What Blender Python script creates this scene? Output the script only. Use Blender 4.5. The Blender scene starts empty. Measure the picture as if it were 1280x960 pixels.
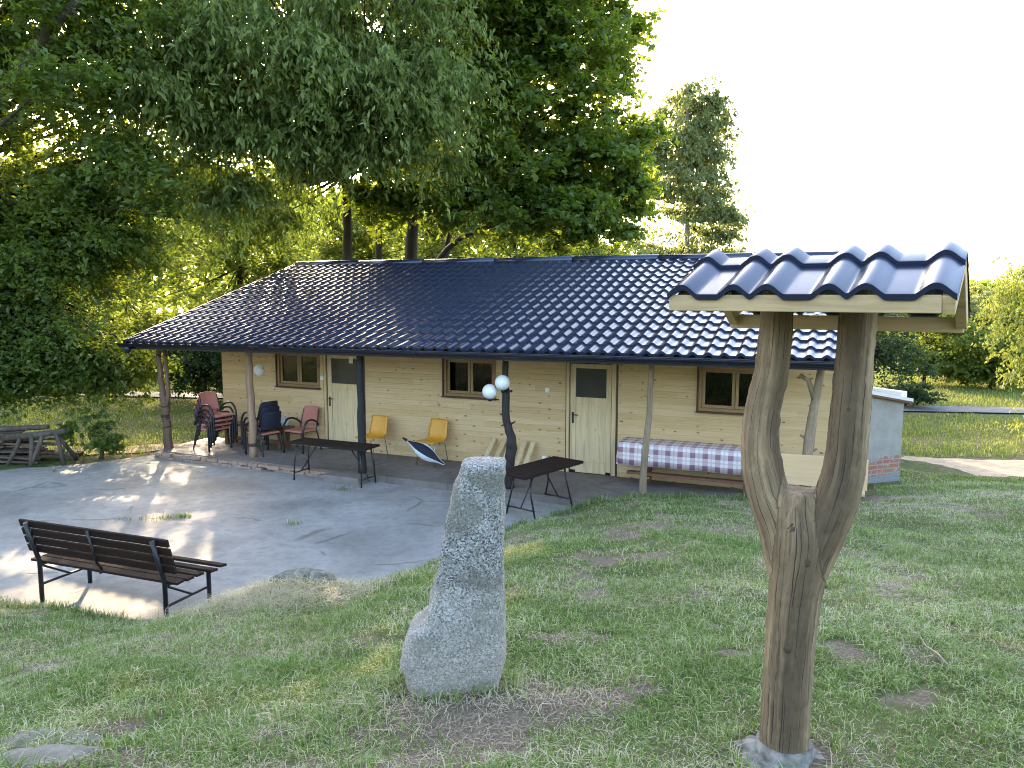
import bpy, bmesh, math, random
import numpy as np
from mathutils import Vector, Matrix, noise as mnoise

random.seed(7)
RNG = np.random.default_rng(7)
S = bpy.context.scene
COL = S.collection
PI = math.pi
rad = math.radians

# ------------------------------------------------------------------ helpers
def tag(o, label=None, cat=None, group=None, kind=None):
    if label: o['label'] = label
    if cat: o['category'] = cat
    if group: o['group'] = group
    if kind: o['kind'] = kind
    return o

def empty(name, loc=(0, 0, 0), rz=0.0, parent=None):
    o = bpy.data.objects.new(name, None)
    o.location = loc
    o.rotation_euler = (0, 0, rz)
    o.empty_display_size = 0.1
    o.parent = parent
    COL.objects.link(o)
    return o

def kids(o):
    return [c for c in bpy.data.objects if c.parent is o]

def copy_tree(o, parent=None):
    ch = kids(o)
    c = o.copy()
    COL.objects.link(c)
    c.parent = parent
    for k in ch:
        copy_tree(k, c)
    return c

class MB:
    """collects shapes, then links them as one mesh object"""
    def __init__(s):
        s.v = []; s.f = []; s.m = []; s.sm = []
    def add(s, vs, fs, mi=0, smooth=False):
        b = len(s.v)
        s.v.extend([tuple(x) for x in vs])
        for f in fs:
            s.f.append([i + b for i in f]); s.m.append(mi); s.sm.append(smooth)
        return s
    def box(s, c, d, rot=None, mi=0, jit=0.0):
        hx, hy, hz = d[0] / 2, d[1] / 2, d[2] / 2
        vs = [Vector((x * hx, y * hy, z * hz)) for x in (-1, 1) for y in (-1, 1) for z in (-1, 1)]
        if jit:
            vs = [v + Vector((random.uniform(-jit, jit), random.uniform(-jit, jit), random.uniform(-jit, jit))) for v in vs]
        if rot is not None:
            vs = [rot @ v for v in vs]
        c = Vector(c)
        vs = [v + c for v in vs]
        s.add(vs, [(0, 1, 3, 2), (4, 6, 7, 5), (0, 4, 5, 1), (2, 3, 7, 6), (0, 2, 6, 4), (1, 5, 7, 3)], mi)
        return s
    def tube(s, pts, radii, n=8, mi=0, cap=True, smooth=True, wob=0.0):
        pts = [Vector(p) for p in pts]
        if not hasattr(radii, '__len__'):
            radii = [radii] * len(pts)
        vs = []; fs = []
        prev = None
        for i, p in enumerate(pts):
            if i == 0: t = pts[1] - p
            elif i == len(pts) - 1: t = p - pts[i - 1]
            else: t = (pts[i + 1] - pts[i - 1])
            t.normalize()
            if prev is None:
                a = Vector((0, 0, 1)) if abs(t.z) < .9 else Vector((1, 0, 0))
                x = a.cross(t).normalized()
            else:
                x = (prev - t * prev.dot(t)).normalized()
            prev = x
            y = t.cross(x)
            for k in range(n):
                a = 2 * PI * k / n
                r = radii[i] * (1 + (random.uniform(-wob, wob) if wob else 0))
                vs.append(p + x * math.cos(a) * r + y * math.sin(a) * r)
        for i in range(len(pts) - 1):
            for k in range(n):
                k2 = (k + 1) % n
                fs.append((i * n + k, i * n + k2, (i + 1) * n + k2, (i + 1) * n + k))
        b = len(s.v)
        s.add(vs, fs, mi, smooth)
        if cap:
            s.add([], [], mi)
            s.f.append([b + k for k in range(n)][::-1]); s.m.append(mi); s.sm.append(False)
            e = b + (len(pts) - 1) * n
            s.f.append([e + k for k in range(n)]); s.m.append(mi); s.sm.append(False)
        return s
    def sphere(s, c, r, n=16, m=10, mi=0, sc=(1, 1, 1)):
        vs = [(c[0], c[1], c[2] - r * sc[2])]; fs = []
        for i in range(1, m):
            a = -PI / 2 + PI * i / m
            for k in range(n):
                b = 2 * PI * k / n
                vs.append((c[0] + r * sc[0] * math.cos(a) * math.cos(b), c[1] + r * sc[1] * math.cos(a) * math.sin(b), c[2] + r * sc[2] * math.sin(a)))
        vs.append((c[0], c[1], c[2] + r * sc[2]))
        for k in range(n):
            fs.append((0, 1 + (k + 1) % n, 1 + k))
        for i in range(m - 2):
            for k in range(n):
                a = 1 + i * n + k; b = 1 + i * n + (k + 1) % n
                fs.append((a, b, b + n, a + n))
        l = len(vs) - 1
        for k in range(n):
            fs.append((l, l - n + k, l - n + (k + 1) % n))
        return s.add(vs, fs, mi, True)
    def build(s, name, mats, parent=None, bevel=0.0, loc=None):
        me = bpy.data.meshes.new(name)
        me.from_pydata(s.v, [], s.f)
        me.update()
        if not isinstance(mats, (list, tuple)): mats = [mats]
        for m in mats: me.materials.append(m)
        me.polygons.foreach_set('material_index', s.m)
        me.polygons.foreach_set('use_smooth', s.sm)
        o = bpy.data.objects.new(name, me)
        COL.objects.link(o)
        if parent: o.parent = parent
        if loc is not None: o.location = loc
        if bevel:
            b = o.modifiers.new('bevel', 'BEVEL'); b.width = bevel; b.segments = 2; b.limit_method = 'ANGLE'
        return o

def np_mesh(name, verts, faces_flat, loops_per, mats, parent=None, smooth=False, mat_idx=None):
    """fast mesh from numpy: all faces with the same number of corners"""
    me = bpy.data.meshes.new(name)
    nv = len(verts); nf = len(faces_flat) // loops_per
    me.vertices.add(nv)
    me.vertices.foreach_set('co', np.ascontiguousarray(verts, dtype=np.float32).ravel())
    me.loops.add(len(faces_flat))
    me.loops.foreach_set('vertex_index', np.ascontiguousarray(faces_flat, dtype=np.int32))
    me.polygons.add(nf)
    me.polygons.foreach_set('loop_start', np.arange(nf, dtype=np.int32) * loops_per)
    if not isinstance(mats, (list, tuple)): mats = [mats]
    for m in mats: me.materials.append(m)
    if mat_idx is not None:
        me.polygons.foreach_set('material_index', mat_idx.astype(np.int32))
    me.polygons.foreach_set('use_smooth', np.full(nf, smooth, dtype=bool))
    me.update(calc_edges=True)
    me.validate()
    o = bpy.data.objects.new(name, me)
    COL.objects.link(o)
    if parent: o.parent = parent
    return o

# ------------------------------------------------------------------ materials
class NT:
    def __init__(s, name):
        s.m = bpy.data.materials.new(name)
        s.m.use_nodes = True
        s.t = s.m.node_tree
        s.t.nodes.clear()
        s.out = s.n('ShaderNodeOutputMaterial')
    def n(s, typ, **kw):
        nd = s.t.nodes.new(typ)
        for k, v in kw.items():
            if k == 'inp':
                for a, b in v.items():
                    if isinstance(b, bpy.types.NodeSocket): s.t.links.new(b, nd.inputs[a])
                    else: nd.inputs[a].default_value = b
            else: setattr(nd, k, v)
        return nd
    def l(s, a, b): s.t.links.new(a, b)
    def coord(s, kind='Object'): return s.n('ShaderNodeTexCoord').outputs[kind]
    def mapping(s, vec, scale=(1, 1, 1), loc=(0, 0, 0), rot=(0, 0, 0)):
        return s.n('ShaderNodeMapping', inp={'Vector': vec, 'Scale': scale, 'Location': loc, 'Rotation': rot}).outputs[0]
    def noise(s, vec, scale=5., detail=4., rough=.55, dist=0.):
        return s.n('ShaderNodeTexNoise', inp={'Vector': vec, 'Scale': scale, 'Detail': detail, 'Roughness': rough, 'Distortion': dist}).outputs[0]
    def math(s, op, a, b=0., c=None, clamp=False):
        nd = s.n('ShaderNodeMath', operation=op, use_clamp=clamp)
        for i, v in enumerate((a, b, c)):
            if v is None: continue
            if isinstance(v, bpy.types.NodeSocket): s.l(v, nd.inputs[i])
            else: nd.inputs[i].default_value = v
        return nd.outputs[0]
    def ramp(s, fac, stops, interp='LINEAR'):
        nd = s.n('ShaderNodeValToRGB', inp={'Fac': fac})
        cr = nd.color_ramp; cr.interpolation = interp
        while len(cr.elements) > 1: cr.elements.remove(cr.elements[-1])
        cr.elements[0].position = stops[0][0]; cr.elements[0].color = (*stops[0][1], 1)
        for p, c in stops[1:]:
            e = cr.elements.new(p); e.color = (*c, 1)
        return nd.outputs[0]
    def mix(s, fac, a, b, mode='MIX'):
        nd = s.n('ShaderNodeMix', data_type='RGBA', blend_type=mode)
        for i, v in ((0, fac), (6, a), (7, b)):
            if isinstance(v, bpy.types.NodeSocket): s.l(v, nd.inputs[i])
            elif i == 0: nd.inputs[0].default_value = v
            else: nd.inputs[i].default_value = (*v, 1)
        return nd.outputs[2]
    def bump(s, h, strength=.3, dist=.01, normal=None):
        nd = s.n('ShaderNodeBump', inp={'Height': h, 'Strength': strength, 'Distance': dist})
        if normal is not None: s.l(normal, nd.inputs['Normal'])
        return nd.outputs[0]
    def bsdf(s, color, rough=.6, normal=None, **kw):
        nd = s.n('ShaderNodeBsdfPrincipled')
        for k, v in (('Base Color', color), ('Roughness', rough)):
            if isinstance(v, bpy.types.NodeSocket): s.l(v, nd.inputs[k])
            elif k == 'Base Color': nd.inputs[k].default_value = (*v, 1)
            else: nd.inputs[k].default_value = v
        if normal is not None: s.l(normal, nd.inputs['Normal'])
        for k, v in kw.items():
            k = k.replace('_', ' ')
            if isinstance(v, bpy.types.NodeSocket): s.l(v, nd.inputs[k])
            else: nd.inputs[k].default_value = v
        return nd.outputs[0]
    def done(s, sh):
        s.l(sh, s.out.inputs['Surface']); return s.m
    def xyz(s, vec):
        nd = s.n('ShaderNodeSeparateXYZ', inp={0: vec}); return nd.outputs
    def comb(s, x=0., y=0., z=0.):
        nd = s.n('ShaderNodeCombineXYZ')
        for i, v in enumerate((x, y, z)):
            if isinstance(v, bpy.types.NodeSocket): s.l(v, nd.inputs[i])
            else: nd.inputs[i].default_value = v
        return nd.outputs[0]

def simple(name, col, rough=.6, var=.15, scale=12., bump=.15, stretch=(1, 1, 1), **kw):
    t = NT(name)
    c = t.mapping(t.coord(), stretch)
    f = t.noise(c, scale, 5, .6)
    lo = tuple(x * (1 - var) for x in col); hi = tuple(min(1, x * (1 + var)) for x in col)
    base = t.ramp(f, [(.3, lo), (.7, hi)])
    rr = t.math('MULTIPLY_ADD', f, .2, rough - .1)
    return t.done(t.bsdf(base, rr, t.bump(f, bump, .004), **kw))

PLANK = .105
def m_planks(name, tone=(.66, .47, .26)):
    t = NT(name)
    x, y, z = t.xyz(t.coord())[:3]
    idx = t.math('FLOOR', t.math('DIVIDE', z, PLANK))
    seg = t.math('FLOOR', t.math('MULTIPLY_ADD', idx, .371, t.math('DIVIDE', x, 2.6)))
    wn = t.n('ShaderNodeTexWhiteNoise', noise_dimensions='2D', inp={'Vector': t.comb(idx, seg)})
    g1 = t.noise(t.comb(t.math('MULTIPLY_ADD', wn.outputs[0], 37., t.math('MULTIPLY', x, 1.2)), idx, t.math('MULTIPLY', z, 34.)), 1.6, 5, .6, .6)
    g2 = t.noise(t.comb(t.math('MULTIPLY', x, 3.), idx, t.math('MULTIPLY', z, 160.)), 1.5, 3, .5)
    a = tuple(c * .72 for c in tone); b = tuple(min(1, c * 1.16) for c in tone)
    base = t.ramp(t.math('ADD', t.math('MULTIPLY', g1, .75), t.math('MULTIPLY', g2, .25)), [(.3, a), (.5, tone), (.72, b)])
    base = t.mix(t.math('MULTIPLY', wn.outputs[0], .42), base, (.46, .27, .09))
    # knots: a cell each, few of them, stretched along the board
    vz = t.math('SUBTRACT', t.math('DIVIDE', z, PLANK), .5)
    vo = t.n('ShaderNodeTexVoronoi', voronoi_dimensions='2D', inp={'Vector': t.comb(t.math('MULTIPLY', x, 5.2), vz), 'Scale': 1.0, 'Randomness': .9})
    r = t.xyz(vo.outputs['Color'])[0]
    lim = t.math('MULTIPLY', t.math('SUBTRACT', r, .62, clamp=True), .34)
    k = t.math('LESS_THAN', vo.outputs['Distance'], lim)
    halo = t.math('LESS_THAN', vo.outputs['Distance'], t.math('MULTIPLY', lim, 1.8))
    base = t.mix(t.math('MULTIPLY', halo, .3), base, (.36, .18, .06))
    base = t.mix(t.math('MULTIPLY', k, .8), base, (.13, .055, .02))
    return t.done(t.bsdf(base, .55, t.bump(g2, .12, .002)))

def m_grain(name, tone, axis='x', rough=.6, var=.3, scale=1., knots=True, bump=.15, spec=.5):
    """sawn timber, grain along the given local axis"""
    t = NT(name)
    x, y, z = t.xyz(t.coord())[:3]
    a, b, c = {'x': (x, y, z), 'y': (y, x, z), 'z': (z, x, y)}[axis]
    oi = t.n('ShaderNodeObjectInfo').outputs['Random']
    v = t.comb(t.math('MULTIPLY_ADD', oi, 19., t.math('MULTIPLY', a, 1.5)), t.math('MULTIPLY', b, 22.), t.math('MULTIPLY', c, 22.))
    f = t.noise(v, scale * 1.4, 5, .6, .8)
    lo = tuple(q * (1 - var) for q in tone); hi = tuple(min(1, q * (1 + var * .6)) for q in tone)
    base = t.ramp(f, [(.28, lo), (.5, tone), (.75, hi)])
    if knots:
        vo = t.n('ShaderNodeTexVoronoi', inp={'Vector': t.comb(t.math('MULTIPLY', a, 3.), t.math('MULTIPLY', b, 8.), t.math('MULTIPLY', c, 8.)), 'Scale': 1.0})
        k = t.math('LESS_THAN', vo.outputs['Distance'], t.math('MULTIPLY', t.math('SUBTRACT', t.xyz(vo.outputs['Color'])[0], .5, clamp=True), .35))
        base = t.mix(t.math('MULTIPLY', k, .7), base, tuple(q * .3 for q in tone))
    return t.done(t.bsdf(base, rough, t.bump(f, bump, .003), Specular_IOR_Level=spec))

def m_trunk(name, dark, light, crack=(.02, .014, .01), zs=2.2, bump=.6, cracks=True, scale=1., attr=None):
    t = NT(name)
    co = t.n('ShaderNodeAttribute', attribute_name=attr).outputs['Vector'] if attr else t.coord()
    x, y, z = t.xyz(co)[:3]
    def st(f, g, d=.4, det=5):
        return t.noise(t.comb(t.math('MULTIPLY', x, f * scale), t.math('MULTIPLY', y, f * scale), t.math('MULTIPLY', z, g * scale)), 1., det, .62, d)
    f = st(26., zs)
    fine = st(110., zs * 2.2, .2, 3)
    big = t.noise(co, 3. * scale, 4, .6)
    mx = t.math('MULTIPLY_ADD', fine, .45, t.math('MULTIPLY', f, .55))
    base = t.ramp(mx, [(.34, dark), (.5, tuple((a + b) / 2 for a, b in zip(dark, light))), (.64, light)])
    streak = st(7., .45, .3, 3)
    base = t.mix(t.ramp(streak, [(.44, (0, 0, 0)), (.6, (.85, .85, .85))]), base, tuple(q * .9 for q in dark))
    base = t.mix(t.ramp(big, [(.4, (0, 0, 0)), (.7, (.8, .8, .8))]), base, tuple((a * .6 + b * .4) * .8 for a, b in zip(dark, light)))
    h = mx
    if cracks:
        ang = t.math('DIVIDE', t.math('ARCTAN2', y, x), 2 * PI)
        for (N_, w_, off) in ((9., .035, 0.), (17., .04, 3.7)):
            wob = t.noise(t.comb(off, 0., t.math('MULTIPLY', z, 1.6)), 1., 4, .6)
            wid = t.noise(t.comb(t.math('MULTIPLY', ang, N_), off, t.math('MULTIPLY', z, 3.2)), 1., 3, .6)
            v = t.math('MULTIPLY_ADD', wob, 1.1, t.math('MULTIPLY', ang, N_))
            d = t.math('ABSOLUTE', t.math('SUBTRACT', t.math('FRACT', v), .5))
            lim = t.math('MULTIPLY', t.math('SUBTRACT', wid, .47, clamp=True), w_ * 7)
            cf = t.math('LESS_THAN', d, lim)
            base = t.mix(t.math('MULTIPLY', cf, .85), base, crack)
            h = t.math('SUBTRACT', h, t.math('MULTIPLY', cf, 1.2))
    return t.done(t.bsdf(base, .8, t.bump(h, bump, .012)))

def m_metal_tile():
    t = NT('navy_roof_sheet')
    co = t.coord()
    f = t.noise(co, 1.3, 3, .5)
    d = t.noise(co, 40., 4, .7)
    base = t.mix(t.math('MULTIPLY', f, .5), (.011, .016, .038), (.017, .024, .052))
    base = t.mix(t.ramp(d, [(.62, (0, 0, 0)), (.8, (.25, .25, .25))]), base, (.12, .11, .1))
    rr = t.math('MULTIPLY_ADD', d, .14, .24)
    return t.done(t.bsdf(base, rr, t.bump(d, .03, .002), Coat_Weight=.28, Coat_Roughness=.2, Coat_Tint=(.82, .87, 1., 1.), Specular_Tint=(.75, .82, 1., 1.)))

def m_leaf(name, a, b, trans, tmix=.45, gloss=.35, yellow=None):
    t = NT(name)
    r = t.n('ShaderNodeNewGeometry').outputs['Random Per Island']
    base = t.ramp(r, [(0., a), (1., b)])
    if yellow is not None:
        base = t.mix(t.math('GREATER_THAN', r, .93), base, yellow)
    dif = t.bsdf(base, .42, Specular_IOR_Level=gloss)
    tr = t.n('ShaderNodeBsdfTranslucent', inp={'Color': t.mix(t.math('MULTIPLY', r, .6), trans, tuple(c * .6 for c in trans))}).outputs[0]
    ms = t.n('ShaderNodeMixShader', inp={0: tmix})
    t.l(dif, ms.inputs[1]); t.l(tr, ms.inputs[2])
    return t.done(ms.outputs[0])

def m_granite():
    t = NT('granite')
    co = t.coord()
    v = t.n('ShaderNodeTexVoronoi', inp={'Vector': co, 'Scale': 150.})
    s1 = t.xyz(v.outputs['Color'])[0]
    base = t.ramp(s1, [(.0, (.05, .05, .05)), (.17, (.16, .155, .15)), (.42, (.27, .26, .25)), (.78, (.42, .41, .4))], 'CONSTANT')
    big = t.noise(co, 5., 5, .65, .3)
    base = t.mix(t.ramp(big, [(.47, (0, 0, 0)), (.6, (.7, .7, .7))]), base, (.13, .12, .095))
    z = t.xyz(co)[2]
    lich = t.noise(co, 26., 5, .7)
    base = t.mix(t.ramp(lich, [(.62, (0, 0, 0)), (.68, (.5, .5, .5))]), base, (.47, .48, .45))
    soil = t.math('MULTIPLY', t.math('SUBTRACT', .75, t.math('MULTIPLY_ADD', big, .5, z), clamp=True), 2.4, clamp=True)
    base = t.mix(t.math('MULTIPLY', soil, .42), base, (.34, .27, .19))
    lowz = t.math('LESS_THAN', t.math('MULTIPLY_ADD', lich, .22, t.math('MULTIPLY_ADD', big, .2, z)), .86)
    base = t.mix(t.math('MULTIPLY', lowz, .22), base, (.44, .385, .31))
    fine = t.noise(co, 60., 4, .7)
    h = t.math('ADD', t.math('MULTIPLY', fine, .6), t.math('MULTIPLY', s1, .25))
    return t.done(t.bsdf(base, .85, t.bump(h, .7, .012)))

def m_ground():
    t = NT('lawn_soil')
    co = t.coord()
    at = t.n('ShaderNodeAttribute', attribute_name='dirt').outputs['Fac']
    n1 = t.noise(co, .55, 4, .6); n2 = t.noise(co, 9., 5, .65); n3 = t.noise(co, 70., 4, .7)
    green = t.ramp(n2, [(.3, (.045, .065, .02)), (.55, (.1, .125, .04)), (.75, (.2, .2, .1))])
    green = t.mix(t.ramp(n1, [(.42, (0, 0, 0)), (.66, (.75, .75, .75))]), green, (.2, .17, .09))
    soil = t.ramp(n3, [(.3, (.085, .06, .042)), (.5, (.19, .145, .105)), (.72, (.36, .295, .23))])
    edge = t.math('ADD', at, t.math('MULTIPLY', t.math('SUBTRACT', n2, .5), 1.1))
    edge = t.ramp(edge, [(.32, (0, 0, 0)), (.6, (1, 1, 1))])
    base = t.mix(edge, green, soil)
    h = t.math('ADD', n3, t.math('MULTIPLY', n2, 1.4))
    return t.done(t.bsdf(base, .95, t.bump(h, .9, .03), Specular_IOR_Level=.15))

def m_concrete(name='patio_concrete', tone=(.275, .255, .24)):
    t = NT(name)
    co = t.coord()
    n1 = t.noise(co, .7, 5, .6, .4); n2 = t.noise(co, 6., 5, .65, .2); n3 = t.noise(co, 90., 3, .7)
    base = t.ramp(n1, [(.3, tuple(c * .62 for c in tone)), (.5, tone), (.68, tuple(c * 1.25 for c in tone))])
    base = t.mix(t.ramp(n2, [(.45, (0, 0, 0)), (.75, (.6, .6, .6))]), base, tuple(c * .55 for c in tone))
    # worn cracks between old slabs
    wv = t.n('ShaderNodeVectorMath', operation='ADD', inp={0: co, 1: t.n('ShaderNodeVectorMath', operation='SCALE', inp={0: t.n('ShaderNodeTexNoise', inp={'Vector': co, 'Scale': 1.5, 'Detail': 5.}).outputs['Color'], 'Scale': .35}).outputs[0]}).outputs[0]
    vo = t.n('ShaderNodeTexVoronoi', feature='DISTANCE_TO_EDGE', inp={'Vector': t.mapping(wv, (.42, .62, 0), (0, 0, 0), (0, 0, rad(25))), 'Scale': 1.})
    cr = t.ramp(vo.outputs['Distance'], [(.0, (1, 1, 1)), (.006, (1, 1, 1)), (.014, (0, 0, 0))])
    part = t.ramp(t.noise(co, 1.1, 3, .5), [(.5, (0, 0, 0)), (.6, (1, 1, 1))])
    cf = t.math('MULTIPLY', t.xyz(cr)[0], t.xyz(part)[0])
    base = t.mix(t.math('MULTIPLY', cf, .55), base, (.08, .07, .05))
    h = t.math('SUBTRACT', t.math('MULTIPLY_ADD', n2, .6, t.math('MULTIPLY', n3, .25)), cf)
    rr = t.math('MULTIPLY_ADD', n2, .3, .5)
    return t.done(t.bsdf(base, rr, t.bump(h, .5, .02)))

def m_annex():
    t = NT('plaster_over_brick')
    co = t.coord()
    x, y, z = t.xyz(co)[:3]
    n = t.noise(co, 3.2, 5, .65); f = t.noise(co, 45., 4, .7); n2 = t.noise(co, 1.2, 3, .5)
    pl = t.ramp(n, [(.3, (.235, .21, .185)), (.7, (.34, .31, .28))])
    bk = t.n('ShaderNodeTexBrick', inp={'Vector': t.comb(x, z, 0.), 'Color1': (.36, .13, .075, 1), 'Color2': (.28, .1, .06, 1), 'Mortar': (.27, .24, .21, 1), 'Scale': 1., 'Mortar Size': .011, 'Brick Width': .25, 'Row Height': .08})
    bk = t.mix(t.ramp(f, [(.5, (0, 0, 0)), (.75, (.6, .6, .6))]), bk.outputs[0], (.4, .34, .3))
    lim = t.math('MULTIPLY_ADD', f, .1, t.math('MULTIPLY_ADD', x, .1, t.math('MULTIPLY_ADD', n, .3, .2)))
    low = t.math('MULTIPLY_ADD', f, .14, t.math('MULTIPLY_ADD', n2, .2, .02))
    mask = t.math('MULTIPLY', t.math('LESS_THAN', z, lim), t.math('GREATER_THAN', z, low))
    mask = t.math('MULTIPLY', mask, t.math('GREATER_THAN', t.noise(co, 9., 4, .6), .42))
    base = t.mix(mask, pl, bk)
    gray = t.ramp(f, [(.35, (.12, .12, .12)), (.7, (.34, .34, .35))])
    base = t.mix(t.math('LESS_THAN', z, low), base, gray)
    h = t.math('MULTIPLY_ADD', f, .4, t.math('MULTIPLY', mask, -1.))
    return t.done(t.bsdf(base, .9, t.bump(h, .5, .02)))

def m_cloth_check():
    t = NT('checked_oilcloth')
    uv = t.n('ShaderNodeUVMap', uv_map='UVMap').outputs[0]
    x, y, _ = t.xyz(uv)[:3]
    def band(v, p):
        fr = t.math('FRACT', t.math('DIVIDE', v, p))
        return t.math('LESS_THAN', fr, .42), t.math('LESS_THAN', t.math('ABSOLUTE', t.math('SUBTRACT', fr, .7)), .06)
    bx, lx = band(x, .2); by, ly = band(y, .2)
    s = t.math('MULTIPLY', t.math('ADD', bx, by), .5)
    base = t.ramp(s, [(.0, (.74, .73, .74)), (.5, (.58, .45, .47)), (1., (.27, .15, .2))])
    red = t.math('MULTIPLY', t.math('ADD', lx, ly, clamp=True), .35)
    base = t.mix(red, base, (.55, .2, .22))
    n = t.noise(t.coord(), 25., 3, .5)
    return t.done(t.bsdf(base, .45, t.bump(n, .05, .003)))

M = {}
M['planks'] = m_planks('pine_cladding')
M['tile'] = m_metal_tile()
M['navy'] = simple('navy_painted_sheet', (.008, .011, .025), .38, .2, 3., .03)
M['pine'] = m_grain('planed_pine', (.47, .33, .175), 'x')
M['pine_z'] = m_grain('planed_pine_upright', (.62, .45, .25), 'z', scale=.8)
M['door'] = m_grain('pale_door_pine', (.66, .5, .29), 'z', knots=True, scale=.7)
M['frame'] = m_grain('brown_window_timber', (.3, .17, .075), 'x', .5)
M['sash'] = m_grain('tan_sash_timber', (.32, .2, .095), 'z', .5, knots=False)
M['frame_dark'] = m_grain('dark_window_timber', (.07, .035, .02), 'x', .5, knots=False)
M['soffit'] = m_grain('soffit_boards', (.5, .35, .18), 'x')
M['concrete'] = m_concrete()
M['porch'] = m_concrete('porch_concrete', (.17, .145, .13))
M['ground'] = m_ground()
M['granite'] = m_granite()
M['annex'] = m_annex()
M['footing'] = simple('rough_footing', (.2, .185, .16), .95, .6, 22., 1.5)
M['flat_stone'] = simple('dusty_flat_stone', (.17, .15, .125), .95, .3, 14., .8)
M['rock'] = simple('mossy_rock', (.15, .135, .105), .95, .75, 16., 1.)
M['weathered'] = m_trunk('weathered_oak', (.065, .04, .022), (.42, .29, .165), bump=1., attr='grain', zs=1.6)
M['knot'] = simple('dark_knot', (.07, .042, .025), .85, .4, 60., .6)
M['post_pale'] = m_trunk('peeled_post', (.24, .14, .085), (.46, .31, .2), cracks=True, bump=.5)
M['post_brown'] = m_trunk('barked_post', (.08, .045, .028), (.25, .15, .095), bump=.7)
M['post_dark'] = m_trunk('dark_stained_post', (.018, .013, .013), (.055, .038, .036), cracks=False, bump=.5)
M['post_navy'] = m_trunk('dark_painted_post', (.016, .013, .013), (.034, .028, .028), cracks=False, bump=.2)
M['post_knotty'] = m_trunk('knotty_post', (.18, .125, .08), (.42, .31, .2), cracks=False, bump=.5)
M['bark'] = m_trunk('tree_bark', (.035, .026, .018), (.12, .09, .065), cracks=True, bump=1., zs=5, scale=.35)
M['birch_bark'] = m_trunk('birch_bark', (.12, .11, .1), (.5, .48, .45), cracks=True, bump=.5, scale=.4)
M['black'] = simple('black_painted_steel', (.012, .012, .016), .4, .3, 20., .05)
M['steel_dark'] = simple('dark_tube_steel', (.02, .02, .024), .45, .4, 20., .1)
M['chrome'] = simple('dull_chrome_tube', (.45, .45, .45), .3, .1, 20., .02, Metallic=.9)
M['slat'] = m_grain('dark_brown_slats', (.024, .012, .009), 'x', .75, .45, knots=False, spec=.18)
M['red'] = simple('faded_red_upholstery', (.5, .185, .14), .75, .14, 30., .1)
M['navy_cloth'] = simple('navy_upholstery', (.012, .014, .03), .8, .2, 30., .1)
M['orange'] = simple('orange_plastic', (.66, .31, .03), .38, .06, 3., .02)
M['white'] = simple('white_plastic', (.78, .78, .78), .35, .04, 4., .02)
M['white_cloth'] = simple('white_nylon', (.72, .74, .77), .6, .08, 10., .2)
M['check'] = m_cloth_check()
M['brown_leg'] = m_grain('red_brown_timber', (.17, .07, .04), 'z', .6, knots=False)
M['plywood'] = m_grain('pale_plywood', (.64, .43, .24), 'x', .6, .14, .5)
M['gray_plank'] = m_grain('weathered_gray_plank', (.1, .072, .052), 'x', .85, .4, knots=False, bump=.5)
M['log'] = m_trunk('gray_log', (.05, .036, .026), (.15, .115, .09), scale=1.)
M['dirt'] = simple('trodden_sand', (.42, .31, .21), .95, .25, 6., .6)
M['asphalt'] = simple('worn_asphalt', (.12, .12, .13), .8, .15, 10., .2)
M['roof_white'] = simple('galvanised_edge', (.6, .58, .56), .5, .1, 10., .1)
M['brick'] = simple('old_brick', (.3, .2, .15), .9, .35, 14., .6)
M['curtain'] = simple('green_yellow_curtain', (.4, .37, .14), .9, .3, 3., .1)
M['dark_room'] = simple('room_wall', (.12, .1, .08), .9)
M['dark_panel'] = simple('dark_smoked_glass', (.05, .048, .045), .18, .1, 6., .02)
M['straw'] = simple('dry_stick', (.34, .28, .2), .8)

def m_glass():
    t = NT('window_glass')
    fr = t.n('ShaderNodeFresnel', inp={'IOR': 1.42}).outputs[0]
    g = t.n('ShaderNodeBsdfGlossy', inp={'Color': (.9, .92, .9, 1), 'Roughness': .02}).outputs[0]
    tr = t.n('ShaderNodeBsdfTransparent', inp={'Color': (.3, .31, .29, 1)}).outputs[0]
    ms = t.n('ShaderNodeMixShader', inp={0: fr})
    t.l(tr, ms.inputs[1]); t.l(g, ms.inputs[2])
    return t.done(ms.outputs[0])
M['glass'] = m_glass()

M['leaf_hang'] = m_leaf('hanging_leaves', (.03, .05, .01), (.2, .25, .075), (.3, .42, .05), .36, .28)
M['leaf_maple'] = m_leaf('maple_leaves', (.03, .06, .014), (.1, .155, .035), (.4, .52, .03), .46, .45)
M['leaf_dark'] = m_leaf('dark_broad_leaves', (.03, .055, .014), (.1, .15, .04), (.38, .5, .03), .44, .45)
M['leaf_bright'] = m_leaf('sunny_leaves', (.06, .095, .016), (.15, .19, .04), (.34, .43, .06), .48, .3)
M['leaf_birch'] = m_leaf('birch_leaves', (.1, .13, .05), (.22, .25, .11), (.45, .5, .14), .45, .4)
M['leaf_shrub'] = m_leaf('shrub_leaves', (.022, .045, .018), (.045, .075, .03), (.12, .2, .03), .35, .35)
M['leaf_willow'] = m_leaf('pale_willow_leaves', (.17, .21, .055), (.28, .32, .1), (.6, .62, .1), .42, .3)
M['grass'] = None
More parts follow.
